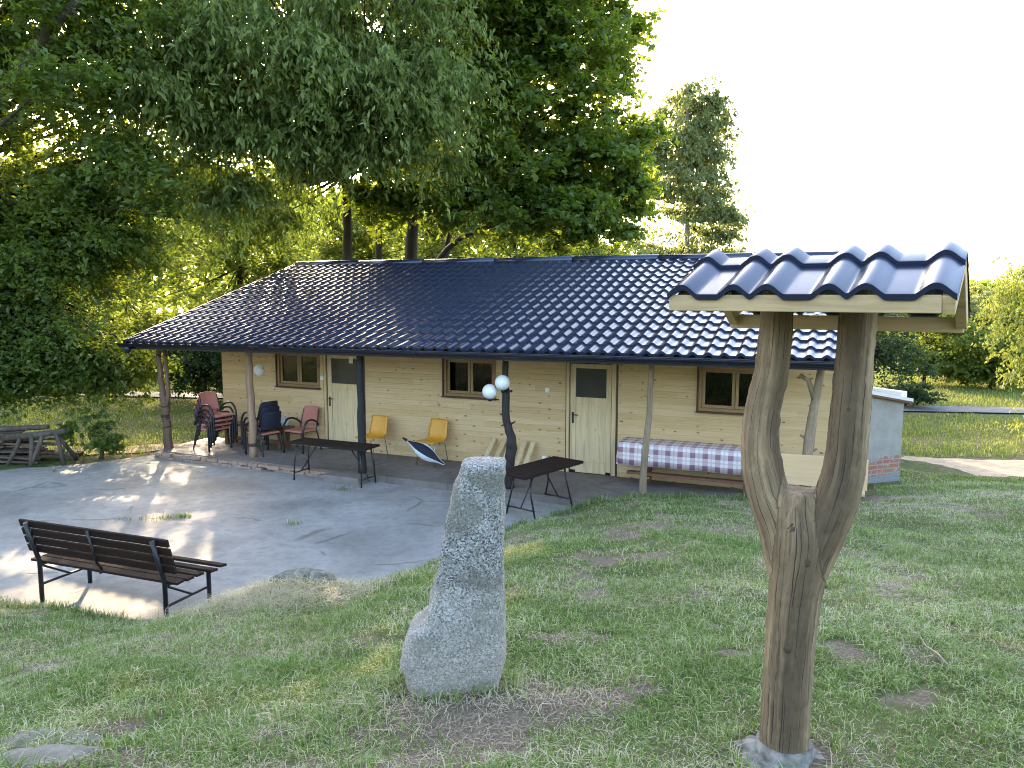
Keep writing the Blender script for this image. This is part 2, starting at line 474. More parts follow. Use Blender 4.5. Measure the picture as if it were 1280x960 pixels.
def m_grass(name='grass_blades', ramp=((.0, (.06, .13, .022)), (.26, (.13, .24, .05)), (.46, (.25, .35, .11)), (.6, (.45, .45, .25)), (.8, (.65, .59, .43))), tm=.42):
    GRASS_RAMP = list(ramp)
    t = NT(name)
    r = t.n('ShaderNodeNewGeometry').outputs['Random Per Island']
    co = t.coord()
    big = t.noise(co, .8, 4, .6)
    k = t.math('ADD', t.math('MULTIPLY', r, .75), t.math('MULTIPLY', t.math('SUBTRACT', big, .5), 1.0))
    base = t.ramp(k, GRASS_RAMP)
    dif = t.bsdf(base, .55, Specular_IOR_Level=.2)
    tr = t.n('ShaderNodeBsdfTranslucent', inp={'Color': t.mix(.5, base, (.34, .36, .06))}).outputs[0]
    ms = t.n('ShaderNodeMixShader', inp={0: tm})
    t.l(dif, ms.inputs[1]); t.l(tr, ms.inputs[2])
    return t.done(ms.outputs[0])
M['grass'] = m_grass()
M['meadow'] = m_grass('sunlit_blades', ((.0, (.1, .17, .03)), (.3, (.17, .25, .05)), (.6, (.3, .36, .09)), (.85, (.5, .46, .22))), .5)  # lawn blades in a brighter, yellower tone that stands in for sunlight
M['hay'] = m_leaf('dry_grass', (.38, .32, .2), (.62, .54, .37), (.4, .33, .18), .25, .3)

# ------------------------------------------------------------------ light, sky, camera
SUN_EL, SUN_AZ = rad(18.8), rad(-19.0)          # azimuth from +Y, to the left
SUN = np.array([math.sin(SUN_AZ) * math.cos(SUN_EL), math.cos(SUN_AZ) * math.cos(SUN_EL), math.sin(SUN_EL)])
w = bpy.data.worlds.new('World'); S.world = w; w.use_nodes = True
nt = w.node_tree
bg = nt.nodes['Background']
sky = nt.nodes.new('ShaderNodeTexSky')
sky.sky_type = 'NISHITA'; sky.sun_disc = False
sky.sun_elevation = SUN_EL; sky.sun_rotation = SUN_AZ
sky.air_density = 1.0; sky.dust_density = 3.; sky.ozone_density = .3
nt.links.new(sky.outputs[0], bg.inputs['Color'])
bg.inputs['Strength'].default_value = .15
sl = bpy.data.lights.new('sun', 'SUN'); sl.energy = 2.0; sl.angle = rad(.6); sl.color = (.66, .5, .31)
so = bpy.data.objects.new('sun', sl); COL.objects.link(so)
so.rotation_euler = Vector(SUN).to_track_quat('Z', 'Y').to_euler()
cam = bpy.data.cameras.new('camera')
cam.sensor_width = 36; cam.lens = 36 * 962 / 1280; cam.clip_end = 1000; cam.clip_start = .05
co_ = bpy.data.objects.new('camera', cam); COL.objects.link(co_)
co_.location = (0, 0, 3.3); co_.rotation_euler = (PI / 2 - math.atan(110 / 962), 0, 0)
S.camera = co_
S.view_settings.view_transform = 'Standard'
S.view_settings.look = 'None'
S.view_settings.exposure = 3.1
S.view_settings.gamma = 1.0
S.cycles.use_denoising = True
S.cycles.filter_width = 1.0
S.cycles.denoiser = 'OPENIMAGEDENOISE'
S.cycles.denoising_input_passes = 'RGB_ALBEDO_NORMAL'
S.cycles.denoising_prefilter = 'NONE'
S.cycles.max_bounces = 7
S.cycles.diffuse_bounces = 3
S.cycles.transparent_max_bounces = 8
S.cycles.sample_clamp_indirect = 8.0

# ------------------------------------------------------------------ terrain
EX = [-14, -9, -5.5, -4.5, -3.5, -3.1, -2.14, -1.45, -1.08, .12, 1.3, 3.7, 5.6, 8, 14, 30]
EY = [8.6, 8.3, 8.0, 7.7, 7.4, 7.75, 8.27, 8.45, 9.14, 10.9, 11.85, 11.75, 12.5, 13.2, 14, 15]
def sst(a, b, x):
    t = np.clip((x - a) / (b - a), 0, 1); return t * t * (3 - 2 * t)
def vnoise(X, Y, s, seed=0):
    X = np.asarray(X, float) * s; Y = np.asarray(Y, float) * s
    xi = np.floor(X).astype(np.int64); yi = np.floor(Y).astype(np.int64)
    fx = X - xi; fy = Y - yi
    fx = fx * fx * (3 - 2 * fx); fy = fy * fy * (3 - 2 * fy)
    def h(a, b):
        n = (a * 374761393 + b * 668265263 + seed * 982451653) & 0x7fffffff
        n = ((n ^ (n >> 13)) * 1274126177) & 0x7fffffff
        return ((n ^ (n >> 16)) & 0xffff) / 65535.
    return (h(xi, yi) * (1 - fx) + h(xi + 1, yi) * fx) * (1 - fy) + (h(xi, yi + 1) * (1 - fx) + h(xi + 1, yi + 1) * fx) * fy
def gz(X, Y):
    X = np.asarray(X, float); Y = np.asarray(Y, float)
    e = np.interp(X, EX, EY) + .25 * (vnoise(X, Y * 0, 2.2, 5) - .5)
    r = np.clip((e - Y) / (e - 1.5), 0, 1.3)
    zb = -.03 + .12 * sst(.6, 1.8, X) * (1 - sst(6, 9, X)) * sst(6, 10, Y) * (1 - sst(14, 16, Y))
    z = zb + 1.75 * r ** .8
    bumpy = (vnoise(X, Y, .9, 1) - .5) * .08 + (vnoise(X, Y, 3., 2) - .5) * .045 + (vnoise(X, Y, 9., 3) - .5) * .015
    z = z + bumpy * np.clip(r * 8, 0, 1)
    # little bank with a half-buried rock by the patio edge, soil heaped round the stone
    z = z + .16 * np.exp(-(((X + 2.05) / .55) ** 2 + ((Y - 7.1) / .5) ** 2))
    z = z + .075 * np.exp(-(((X + .27) / .42) ** 2 + ((Y - 3.55) / .3) ** 2)) * (.7 + .6 * vnoise(X, Y, 6., 81))
    return z
# bare soil: (x, y, rx, ry, strength)
DIRT = [(-.12, 3.1, .6, .36, 1.), (.15, 3.45, .42, .26, 1.), (-.45, 2.9, .45, .26, .85), (-.6, 3.3, .25, .2, .8), (-2.15, 3.15, .35, .18, 1.), (-1.75, 3.0, .3, .15, .8), (-.85, 3.2, .3, .14, .9),
        (.5, 5.35, .3, .17, 1.), (.63, 3.55, .2, .13, 1.), (.6, 8.9, .9, .25, .6), (1.8, 8.1, 1.0, .3, .85), (1.12, 6.97, .5, .2, .6), (.3, 4.45, .3, .2, .7), (1.2, 4.5, .15, .08, .9),
        (1.75, 3.35, .3, .12, .6), (2.35, 3.85, .16, .08, .5), (.05, 2.85, .4, .14, .8), (4.6, 9.3, .8, .3, .7), (5.3, 10.4, 1.0, .5, .7), (2.4, 5.2, .35, .13, .6), (3.3, 6.3, .3, .14, .6),
        (1.3, 2.5, .3, .2, .7), (-1.3, 2.7, .3, .15, .6), (-.9, 4.6, .35, .15, .5), (1.05, 2.83, .3, .24, .9), (-7.5, 15.2, 1.6, .35, .6)]
def dirt(X, Y):
    d = np.zeros_like(X)
    wx = X + .5 * (vnoise(X, Y, 2.6, 71) - .5) + .22 * (vnoise(X, Y, 8., 73) - .5)
    wy = Y + .4 * (vnoise(X, Y, 2.6, 72) - .5) + .2 * (vnoise(X, Y, 8., 74) - .5)
    for x, y, a, b, s in DIRT:
        d = np.maximum(d, s * np.clip(1.25 - .85 * np.sqrt(((wx - x) / a) ** 2 + ((wy - y) / b) ** 2), 0, 1))
    sp = np.clip((vnoise(X, Y, 1.7, 75) * .6 + vnoise(X, Y, 5., 76) * .4 - .53) * 3.2, 0, .7)
    return np.maximum(d, sp)
def axis(lo, hi, flo, fhi, fine):
    a = list(np.arange(flo, fhi, fine))
    st = fine; x = flo
    while x > lo: st *= 1.35; x -= st; a.insert(0, x)
    st = fine; x = a[-1]
    while x < hi: st *= 1.35; x += st; a.append(x)
    return np.array(a)
gx = axis(-260, 260, -5.5, 7.5, .07); gy = axis(-60, 420, 1.2, 13.5, .07)
GX, GY = np.meshgrid(gx, gy)
GZ = gz(GX, GY)
nx, ny = len(gx), len(gy)
ii = (np.arange(ny - 1)[:, None] * nx + np.arange(nx - 1)[None, :]).ravel()
fl = np.stack([ii, ii + 1, ii + 1 + nx, ii + nx], 1).ravel()
ground = np_mesh('ground', np.stack([GX, GY, GZ], -1).reshape(-1, 3), fl, 4, M['ground'], smooth=True)
at = ground.data.attributes.new('dirt', 'FLOAT', 'POINT')
at.data.foreach_set('value', dirt(GX, GY).ravel().astype(np.float32))
tag(ground, kind='structure')

def sheet(name, outline, z, mat, thick=0., sub=None, label=None):
    mb = MB(); n = len(outline)
    top = [(x, y, z) for x, y in outline]
    mb.add(top, [tuple(range(n))])
    if thick:
        bot = [(x, y, z - thick) for x, y in outline]
        mb.add(top + bot, [(i, i + n, (i + 1) % n + n, (i + 1) % n) for i in range(n)])
    o = mb.build(name, mat)
    return tag(o, kind='structure')

U = np.array([.91355, -.40674]); Nn = np.array([-.40674, -.91355]); P0 = np.array([1.764, 13.41]); HYAW = rad(-24)
def W(u, n, z=0.):
    p = P0 + U * u + Nn * n
    return (float(p[0]), float(p[1]), z)
def rough(pts, amp=.06, step=.35):
    out = []
    for i in range(len(pts)):
        a = np.array(pts[i][:2]); b = np.array(pts[(i + 1) % len(pts)][:2])
        k = max(1, int(np.linalg.norm(b - a) / step))
        for j in range(k):
            p = a + (b - a) * j / k
            out.append((p[0] + random.uniform(-amp, amp), p[1] + random.uniform(-amp, amp)))
    return out
# patio slab: its near edge runs under the bank
near = [(-11.5, 8.0), (-9, 7.7), (-5.5, 7.2), (-4.2, 6.9), (-3.4, 6.7), (-2.1, 7.4), (-1.2, 8.0), (-.6, 9.0), (.5, 10.4), (1.5, 11.2)]
far = [W(.6, 1.5)[:2], W(-9.0, 1.35)[:2], (-7.3, 16.0), (-8.4, 15.0), (-9.75, 14.4), (-12, 13.9)]
patio = sheet('patio', rough(near + far), .0, M['concrete'], .1)
road_o = [(-60, 30.2), (-60, 31.8), (60, 16.4), (60, 15.0)]
sheet('road', [(-60, 31.7), (60, 15.3), (60, 16.5), (-60, 33.0)], .012, M['asphalt'])
dp = [(6.9, 14.5), (7.6, 14.1), (9.3, 13.9), (12, 13.7), (17, 13.5), (17, 14.8), (12, 15.2), (9.2, 15.6), (7.4, 15.9), (6.9, 15.6)]
sheet('dirt_path', rough(dp, .14, .3), -.024, M['dirt'])
sheet('sandy_strip', rough([W(-9.4, 1.1)[:2], (-7.6, 16.3), (-8.9, 15.8), (-9.6, 16.3), (-8.0, 17.1), (-6.0, 17.2), (-6.0, 16.2)], .1, .3), -.008, M['dirt'])

# ------------------------------------------------------------------ sunlit patches (ground coordinates), made by cutting leaves out of the crowns
LIT = [(-4.7, 8.15, 1.15, .75, .97), (-5.9, 9.35, 1.0, .42, .9), (-6.5, 12.3, 1.1, .28, .85), (-5.3, 11.2, .3, .16, .95), (-4.65, 11.35, .2, .3, .95), (-8.2, 14.3, .5, .2, .85), (-7.2, 13.6, .25, .15, .9), (-4.9, 6.7, .35, .25, .85), (-7.6, 10.6, .7, .18, .8),
       (-8.4, 16.8, 2.8, 1.0, .93), (-9.5, 18.4, 1.8, .8, .6), (-12, 17.5, 2.5, 1.5, .6),
       (11.0, 14.7, 4.6, 1.0, .97), (11.5, 16.9, 4.6, 1.0, .93), (13, 23.8, 5, 1.9, .85), (15, 19.5, 4., .7, .7), (12.5, 17.9, 1.8, 2.4, .9)]
def sun_keep(P, rng):
    t = P[:, 2] / SUN[2]
    gx_ = P[:, 0] - SUN[0] * t; gy_ = P[:, 1] - SUN[1] * t
    keep = np.ones(len(P), bool)
    for x, y, a, b, pr in LIT:
        d = ((gx_ - x) / a) ** 2 + ((gy_ - y) / b) ** 2
        inside = d < 1. + .5 * (vnoise(gx_, gy_, 3.5, 9) - .5)
        keep &= ~(inside & (rng.random(len(P)) < pr) & (P[:, 1] > gy_ + 1.0))
    return keep

# ------------------------------------------------------------------ foliage
def leaf_mesh(name, P, A, Nrm, L, Wd, mat, parent, fold=.22):
    n = len(P)
    A = A / np.linalg.norm(A, axis=1, keepdims=True)
    Sd = np.cross(A, Nrm); Sd /= np.linalg.norm(Sd, axis=1, keepdims=True) + 1e-9
    Up = np.cross(Sd, A)
    L = L[:, None]; Wd = Wd[:, None]
    v = np.stack([P - A * L * .5, P - A * L * .05 + Sd * Wd * .5 + Up * Wd * fold, P + A * L * .5, P - A * L * .05 - Sd * Wd * .5 + Up * Wd * fold], 1).reshape(-1, 3)
    return np_mesh(name, v, np.arange(4 * n), 4, mat, parent)

def tree(name, label, cat, trunk, trad, lobes, leaf, L, Wd, mode, seed, bark='bark', group=None, per=170, crad=.6, limbs=(), flat=.65, branch=True, trunk_on=True):
    """trunk: polyline (world), lobes: (cx,cy,cz,rx,ry,rz,clumps)"""
    rng = np.random.default_rng(seed); random.seed(seed)
    base = trunk[0]
    root = empty(name, (base[0], base[1], base[2]))
    tag(root, label, cat, group)
    off = np.array(base)
    cl = []
    for (cx, cy, cz, rx, ry, rz, k) in lobes:
        d = rng.normal(size=(k, 3)); d /= np.linalg.norm(d, axis=1, keepdims=True)
        r = rng.random(k) ** (1 / 2.2)
        cl.append(np.array([cx, cy, cz]) + d * r[:, None] * np.array([rx, ry, rz]))
    C = np.concatenate(cl)
    C = C[C[:, 2] > .25]
    cnt = np.maximum(12, rng.normal(per, per * .35, len(C))).astype(int)
    cr = rng.uniform(.6, 1.35, len(C)) * crad
    per_twig = 14 if mode == 'hang' else 11
    ntw = np.maximum(2, cnt // per_twig)
    ti = np.repeat(np.arange(len(C)), ntw)                       # twig -> clump
    nt_ = len(ti)
    T0 = C[ti] + rng.normal(size=(nt_, 3)) * np.array([.3, .3, .3 * flat]) * cr[ti][:, None]
    D = rng.normal(size=(nt_, 3)); D[:, 2] = D[:, 2] * (.35 if mode == 'flat' else .3) + (.0 if mode == 'flat' else .1)
    D /= np.linalg.norm(D, axis=1, keepdims=True)
    TL = cr[ti] * rng.uniform(.5, 1.25, nt_)
    li = np.repeat(np.arange(nt_), per_twig)                      # leaf -> twig
    s_ = rng.random(len(li))
    droop = .85 if mode == 'hang' else .3
    P = T0[li] + D[li] * (TL[li] * s_)[:, None]
    P[:, 2] -= droop * TL[li] * s_ ** 2
    P += rng.normal(size=P.shape) * (.035 if mode == 'hang' else .05) * (crad / .6)
    Dl = D[li]
    kk = P[:, 2] > .08
    P = P[kk]; Dl = Dl[kk]
    kk = sun_keep(P, rng)
    P = P[kk]; Dl = Dl[kk]
    n = len(P)
    if mode == 'hang':
        A = rng.normal(size=(n, 3)) * .5 + np.array([0, -.1, -1.]) + Dl * .45
        Nr = rng.normal(size=(n, 3)) + np.array([0, -.9, .25])
    else:
        A = rng.normal(size=(n, 3)) * np.array([.7, .7, .4]) + np.array([0, 0, -.35]) + Dl * .8
        Nr = rng.normal(size=(n, 3)) * .55 + np.array([0, -.35, .8])
    Ls = rng.uniform(.7, 1.25, n) * L; Ws = rng.uniform(.75, 1.2, n) * Wd
    leaf_mesh('crown', P - off, A, Nr, Ls, Ws, M[leaf], root)
    mb = MB()
    tp = [Vector(p) for p in trunk]
    n_t = len(tp)
    def smooth_path(p):
        if len(p) < 3: return p
        out = []
        for i in range(len(p) - 1):
            a = p[max(0, i - 1)]; b = p[i]; c = p[i + 1]; d = p[min(len(p) - 1, i + 2)]
            for k in range(4):
                s = k / 4
                out.append(.5 * ((2 * b) + (c - a) * s + (2 * a - 5 * b + 4 * c - d) * s * s + (3 * b - a - 3 * c + d) * s ** 3))
        out.append(p[-1]); return out
    sp = smooth_path(tp)
    rr = [trad * (1 - .75 * i / (len(sp) - 1)) for i in range(len(sp))]
    rr[0] *= 1.35
    mb.tube([p - Vector(off) for p in sp], rr, 10, wob=.05)
    for (path, r0, r1) in limbs:
        q = smooth_path([Vector(p) for p in path])
        mb.tube([p - Vector(off) for p in q], [r0 + (r1 - r0) * i / (len(q) - 1) for i in range(len(q))], 8, wob=.05)
    if branch:
        sel = rng.random(len(C)) < .3
        for c in C[sel]:
            c = Vector(c)
            best = None
            for i, p in enumerate(sp):
                d = (p - c); dz = c.z - p.z
                if i < len(sp) * .5 and len(sp) > 6: continue
                sc = d.length + (3 if dz < -.3 else 0) + abs(dz - .5 * math.hypot(d.x, d.y))
                if best is None or sc < best[0]: best = (sc, i)
            i = best[1]; a = sp[i]
            mid = a.lerp(c, .5) + Vector((random.uniform(-.3, .3), random.uniform(-.3, .3), random.uniform(-.1, .35)))
            q = smooth_path([a, mid, c])
            r0 = min(rr[i] * .5, .02 + .014 * (c - a).length)
            mb.tube([p - Vector(off) for p in q], [r0 * (1 - .8 * k / (len(q) - 1)) for k in range(len(q))], 5, cap=False)
    mb.build('trunk', M[bark], root)
    random.seed(seed + 100)
    return root

# ------------------------------------------------------------------ the lodge (local x along the wall, local y into the house)
lodge = empty('wooden_lodge', W(0, 0), HYAW)
tag(lodge, 'long low lodge clad in pale pine boards under a dark navy tiled roof', 'lodge')
UL, UR = -9.0, 3.92
WTOP = 2.95
def plank_wall(mb, u0, u1, z0, z1, back=.14):
    k = math.floor(z0 / PLANK + 1e-6)
    z = z0; prof = []
    while z < z1 - 1e-4:
        zt = min(z1, (k + 1) * PLANK)
        prof += [(z, .004), (min(z + .003, zt), 0.), (max(zt - .003, z), 0.), (zt, .004)]
        z = zt; k += 1
    vs = []
    for (zz, y) in prof: vs += [(u0, y, zz), (u1, y, zz)]
    mb.add(vs, [(2 * i, 2 * i + 1, 2 * i + 3, 2 * i + 2) for i in range(len(prof) - 1)])
    mb.box(((u0 + u1) / 2, (.008 + back) / 2, (z0 + z1) / 2), (u1 - u0, back - .008, z1 - z0))
OPEN = [(-7.44, -6.32, 1.385, 2.14), (-6.2, -5.27, .12, 2.14), (-3.37, -2.26, 1.385, 2.14), (-.84, .03, .12, 2.14), (1.49, 2.68, 1.385, 2.14)]
mb = MB(); x = UL
for (a, b, z0, z1) in OPEN:
    plank_wall(mb, x, a, .12, WTOP)
    if z0 > .2: plank_wall(mb, a, b, .12, z0)
    plank_wall(mb, a, b, z1, WTOP)
    x = b
plank_wall(mb, x, UR, .12, WTOP)
mb.build('front_wall', M['planks'], lodge)
mb = MB()
for xx in (UL, UR):
    s = 1 if xx == UL else -1
    mb.box((xx + s * .07, 3.36, 1.5), (.14, 6.43, 2.9))
    mb.add([(xx, .15, 2.951), (xx, 6.57, 2.951), (xx, 3.3, 3.98), (xx + s * .14, .15, 2.951), (xx + s * .14, 6.57, 2.951), (xx + s * .14, 3.3, 3.98)],
           [(0, 1, 2), (3, 5, 4), (0, 2, 5, 3), (1, 4, 5, 2), (0, 3, 4, 1)])
mb.box(((UL + UR) / 2, 6.5, 1.5), (UR - UL - .3, .14, 2.9))
mb.build('side_wall', M['planks'], lodge)
mb = MB(); mb.box(((UL + UR) / 2, 3.3, 2.8), (UR - UL - .4, 6.2, .06)); mb.box(((UL + UR) / 2, 3.3, .1), (UR - UL - .4, 6.2, .06))
mb.box(((UL + UR) / 2, 2.4, 1.45), (UR - UL - .5, .05, 2.6))
mb.build('inner_wall', M['dark_room'], lodge)

# porch floor, old brick edge, foot block
mb = MB()
edge = rough([(-9.35, -1.62), (4.15, -1.74)], .02, .4)
edge = [p for p in edge if p[0] < 4.1 and p[1] < -1.5]
edge = sorted(edge)[:]
poly = [(-9.4, -.0)] + [(-9.35, -1.6)] + edge + [(4.15, -1.72), (4.15, 0.)]
n = len(poly)
mb.add([(x, y, .12) for x, y in poly] + [(x, y, -.1) for x, y in poly], [tuple(range(n)), *[(i, i + n, (i + 1) % n + n, (i + 1) % n) for i in range(n)]])
mb.build('porch_floor', M['porch'], lodge)
mb = MB()
u = -9.2
while u < -4.85:
    L_ = random.uniform(.2, .27)
    for k, zz in enumerate((.075, .012)):
        if random.random() < .08: continue
        mb.box((u + L_ / 2 + k * .1, -1.68 + random.uniform(-.03, .02), zz + random.uniform(-.008, .008)), (L_ - .015, .13, .055), Matrix.Rotation(random.uniform(-.06, .06), 3, 'Z'), 0, .008)
    u += L_
mb.build('brick_edge', M['brick'], lodge)
mb = MB(); mb.box((-4.35, -1.83, .045), (.75, .42, .17), Matrix.Rotation(.04, 3, 'Z'), 0, .015)
mb.build('foot_block', M['porch'], lodge, .015)

# roof
RU0, RU1, NE, NR = -9.55, 3.76, 2.02, -3.3
def roof_z(u, n):
    ze = 2.375 + .006 * (u + 9.55); zr = 4.09 - .003 * (u + 9.55)
    return ze + (zr - ze) * (NE - n) / (NE - NR)
ROW = .35
slope_len = math.hypot(NE - NR, 1.7)
def wave_profile(period, hw, h, u0, u1, n_s=6):
    us = []; k = math.floor(u0 / period)
    pts = set()
    while k * period < u1 + period:
        c = k * period
        for i in range(n_s + 1):
            pts.add(round(c - hw + 2 * hw * i / n_s, 5))
        k += 1
    us = sorted(p for p in pts if u0 < p < u1)
    us = [u0] + us + [u1]
    def hh(u):
        d = abs(u - round(u / period) * period)
        return h * math.cos(PI / 2 * d / hw) ** 1.35 if d < hw else 0.
    return us, [hh(u) for u in us]
us, hs = wave_profile(.22, .068, .042, RU0, RU1)
mb = MB(); nu = len(us); nrow = int(math.ceil(slope_len / ROW))
def rp(u, h, s, off):
    n = NE - s * (NE - NR) / slope_len
    return (u, -n, roof_z(u, n) + h + off)
for r in range(nrow):
    s0, s1 = r * ROW, min(slope_len, (r + 1) * ROW)
    vs = [rp(u, h, s0, .033) for u, h in zip(us, hs)] + [rp(u, h, s0 + .03, .03) for u, h in zip(us, hs)] + [rp(u, h, s1, .0) for u, h in zip(us, hs)]
    mb.add(vs, [(i + k * nu, i + 1 + k * nu, i + 1 + (k + 1) * nu, i + (k + 1) * nu) for k in (0, 1) for i in range(nu - 1)], 0, True)
    vs = [rp(u, h, s0, .033) for u, h in zip(us, hs)] + [rp(u, h, s0 + .004, -.012) for u, h in zip(us, hs)]
    mb.add(vs, [(i, i + nu, i + 1 + nu, i + 1) for i in range(nu - 1)], 0, True)
zb = roof_z(0, NR)
mb.add([(RU0, 3.3, roof_z(RU0, NR)), (RU1, 3.3, roof_z(RU1, NR)), (RU1, 8.3, 2.45), (RU0, 8.3, 2.45)], [(0, 1, 2, 3)])
roof = mb.build('roof', M['tile'], lodge)
mb = MB(); k = RU0
while k < RU1 - .1:
    e = min(k + 1.9, RU1)
    mb.tube([(k, 3.3, roof_z(k, NR) + .015), (e + .03, 3.3, roof_z(e, NR) + .022)], [.085, .092], 12)
    k = e
mb.build('ridge_cap', M['tile'], roof)
for a in (RU0, RU1):
    mb = MB()
    q = [Vector((a, -NE, roof_z(a, NE) - .02)), Vector((a, -NR, roof_z(a, NR) - .02))]
    d = (q[1] - q[0]); ang = math.atan2(d.z, d.y)
    mb.box((q[0] + q[1]) / 2, (.03, d.length, .15), Matrix.Rotation(ang, 3, 'X'))
    mb.build('rake_trim', M['navy'], roof)
mb = MB()
q = [(RU0 + .03, -NE + .1, roof_z(RU0, NE - .1) - .07), (RU1 - .03, -NE + .1, roof_z(RU1, NE - .1) - .07), (RU1 - .03, 3.3, roof_z(RU1, NR) - .09), (RU0 + .03, 3.3, roof_z(RU0, NR) - .09)]
q += [(x, y, z - .03) for x, y, z in q]
q2 = [(RU0 + .03, 3.3, roof_z(RU0, NR) - .09), (RU1 - .03, 3.3, roof_z(RU1, NR) - .09), (RU1 - .03, 8.2, 2.38), (RU0 + .03, 8.2, 2.38)]
bx = [(0, 1, 2, 3), (4, 7, 6, 5), (0, 4, 5, 1), (1, 5, 6, 2), (2, 6, 7, 3), (3, 7, 4, 0)]
mb.add(q, bx); mb.add(q2, [(0, 1, 2, 3)])
mb.build('soffit', M['soffit'], roof)
# gutter with fascia and outlet
mb = MB(); yg = -NE - .045
pts = []
zg0, zg1 = roof_z(RU0, NE) - .015, roof_z(RU1, NE) - .015
ng = 9
vs = []
for (x, z) in ((RU0 - .09, zg0), (RU1 + .02, zg1)):
    for i in range(ng):
        a = PI + PI * i / (ng - 1)
        vs.append((x, yg + .062 * math.cos(a), z + .075 * math.sin(a)))
    for i in range(ng):
        a = 2 * PI - PI * i / (ng - 1)
        vs.append((x, yg + .057 * math.cos(a), z + .07 * math.sin(a)))
m = 2 * ng
mb.add(vs, [(i, (i + 1) % m, (i + 1) % m + m, i + m) for i in range(m)] + [tuple(range(ng))[::-1]], 0, True)
mb.tube([(RU0 - .09, yg - .062, zg0), (RU1 + .02, yg - .062, zg1)], .009, 6)
for k in range(1, 4):
    x = RU0 + 3.4 * k; z = zg0 + (zg1 - zg0) * (x - RU0) / (RU1 - RU0)
    vs = []
    for xx in (x - .04, x + .04):
        for i in range(ng):
            a = PI + PI * i / (ng - 1); vs.append((xx, yg + .067 * math.cos(a), z + .08 * math.sin(a)))
    mb.add(vs, [(i, i + 1, i + 1 + ng, i + ng) for i in range(ng - 1)], 0, True)
mb.tube([(RU0 + .12, yg, zg0 - .06), (RU0 + .12, yg, zg0 - .13), (RU0 + .12, yg, zg0 - .2)], [.075, .065, .035], 10)
gut = mb.build('gutter', M['navy'], roof)
mb = MB()
mb.add([(RU0, -NE + .035, zg0 + .0), (RU1, -NE + .035, zg1 + .0), (RU1, -NE + .035, zg1 - .12), (RU0, -NE + .035, zg0 - .12), (RU0, -NE + .06, zg0), (RU1, -NE + .06, zg1), (RU1, -NE + .06, zg1 - .12), (RU0, -NE + .06, zg0 - .12)],
       [(0, 1, 2, 3)[::-1], (4, 5, 6, 7), (3, 2, 6, 7), (0, 4, 5, 1), (0, 3, 7, 4), (1, 5, 6, 2)])
mb.build('fascia', M['navy'], roof)
# beam on posts
mb = MB()
mb.add([(RU0 + .1, -1.52, 2.36), (RU1 - .05, -1.52, 2.44), (RU1 - .05, -1.38, 2.44), (RU0 + .1, -1.38, 2.36), (RU0 + .1, -1.52, 2.5), (RU1 - .05, -1.52, 2.58), (RU1 - .05, -1.38, 2.58), (RU0 + .1, -1.38, 2.5)],
       [(0, 1, 2, 3)[::-1], (4, 5, 6, 7), (0, 4, 5, 1)[::-1], (1, 2, 6, 5), (2, 3, 7, 6), (3, 0, 4, 7)])
for k in range(17):
    u = -9.2 + k * .8
    a = Vector((u, -NE + .15, roof_z(u, NE - .15) - .15)); b = Vector((u, .0, roof_z(u, 0) - .15))
    d = b - a
    mb.box((a + b) / 2, (.07, d.length, .1), Matrix.Rotation(math.atan2(d.z, d.y), 3, 'X'))
mb.build('porch_beam', M['pine'], lodge)

def post(u, n, pts, rads, mat, stubs=(), label=None, wob=.07):
    """pts: (du, z); a natural trunk with stubs"""
    mb = MB(); P = []; R = []
    for i in range(len(pts) - 1):
        for k in range(5):
            s = k / 5
            P.append(Vector((u + pts[i][0] * (1 - s) + pts[i + 1][0] * s, -n + .012 * math.sin(7 * (i + s)), pts[i][1] * (1 - s) + pts[i + 1][1] * s)))
            R.append(rads[i] * (1 - s) + rads[i + 1] * s)
    P.append(Vector((u + pts[-1][0], -n, pts[-1][1]))); R.append(rads[-1])
    mb.tube(P, R, 12, wob=wob)
    for st in stubs:
        q = [Vector((u + a, -n + b, z)) for a, b, z in st[0]]
        mb.tube(q, st[1], 8, wob=wob)
    o = mb.build('post', mat, lodge)
    if label: o['label'] = label
    return o
post(-9.25, 1.34, [(0, 0.), (-.02, .5), (-.03, 1.05), (-.1, 1.35), (-.14, 1.9), (-.15, 2.45)], [.1, .085, .09, .058, .048, .046], M['post_brown'],
     [([(-.02, 0, .95), (.07, 0, 1.25), (.06, 0, 1.7), (.03, 0, 2.45)], [.07, .048, .04, .04])], 'forked brown trunk post')
post(-6.99, 1.31, [(0, .1), (.02, .7), (0., 1.3), (-.02, 1.9), (.02, 2.45)], [.085, .078, .074, .07, .07], M['post_pale'], [([(-.02, 0, 1.75), (-.1, 0, 1.82)], [.03, .015])], 'straight post with flaking pink bark')
post(-4.14, 1.66, [(0, .12), (.0, .7), (.0, 1.4), (0, 2.45)], [.075, .072, .064, .062], M['post_navy'], (), 'straight dark painted post')
post(-1.31, 1.52, [(.0, .1), (.0, .45), (.05, .8), (.04, 1.0), (-.05, 1.25), (-.06, 1.9), (-.07, 2.47)], [.088, .08, .09, .073, .068, .056, .052], M['post_dark'],
     [([(-.05, 0, 1.32), (-.16, .0, 1.36)], [.022, .012]), ([(.0, 0, 1.18), (.12, -.02, 1.25)], [.022, .012]), ([(-.06, -.02, 1.72), (.08, -.06, 1.76)], [.025, .018]), ([(-.04, 0, 1.2), (-.14, 0, 1.16)], [.018, .008])], 'crooked dark post with knots')
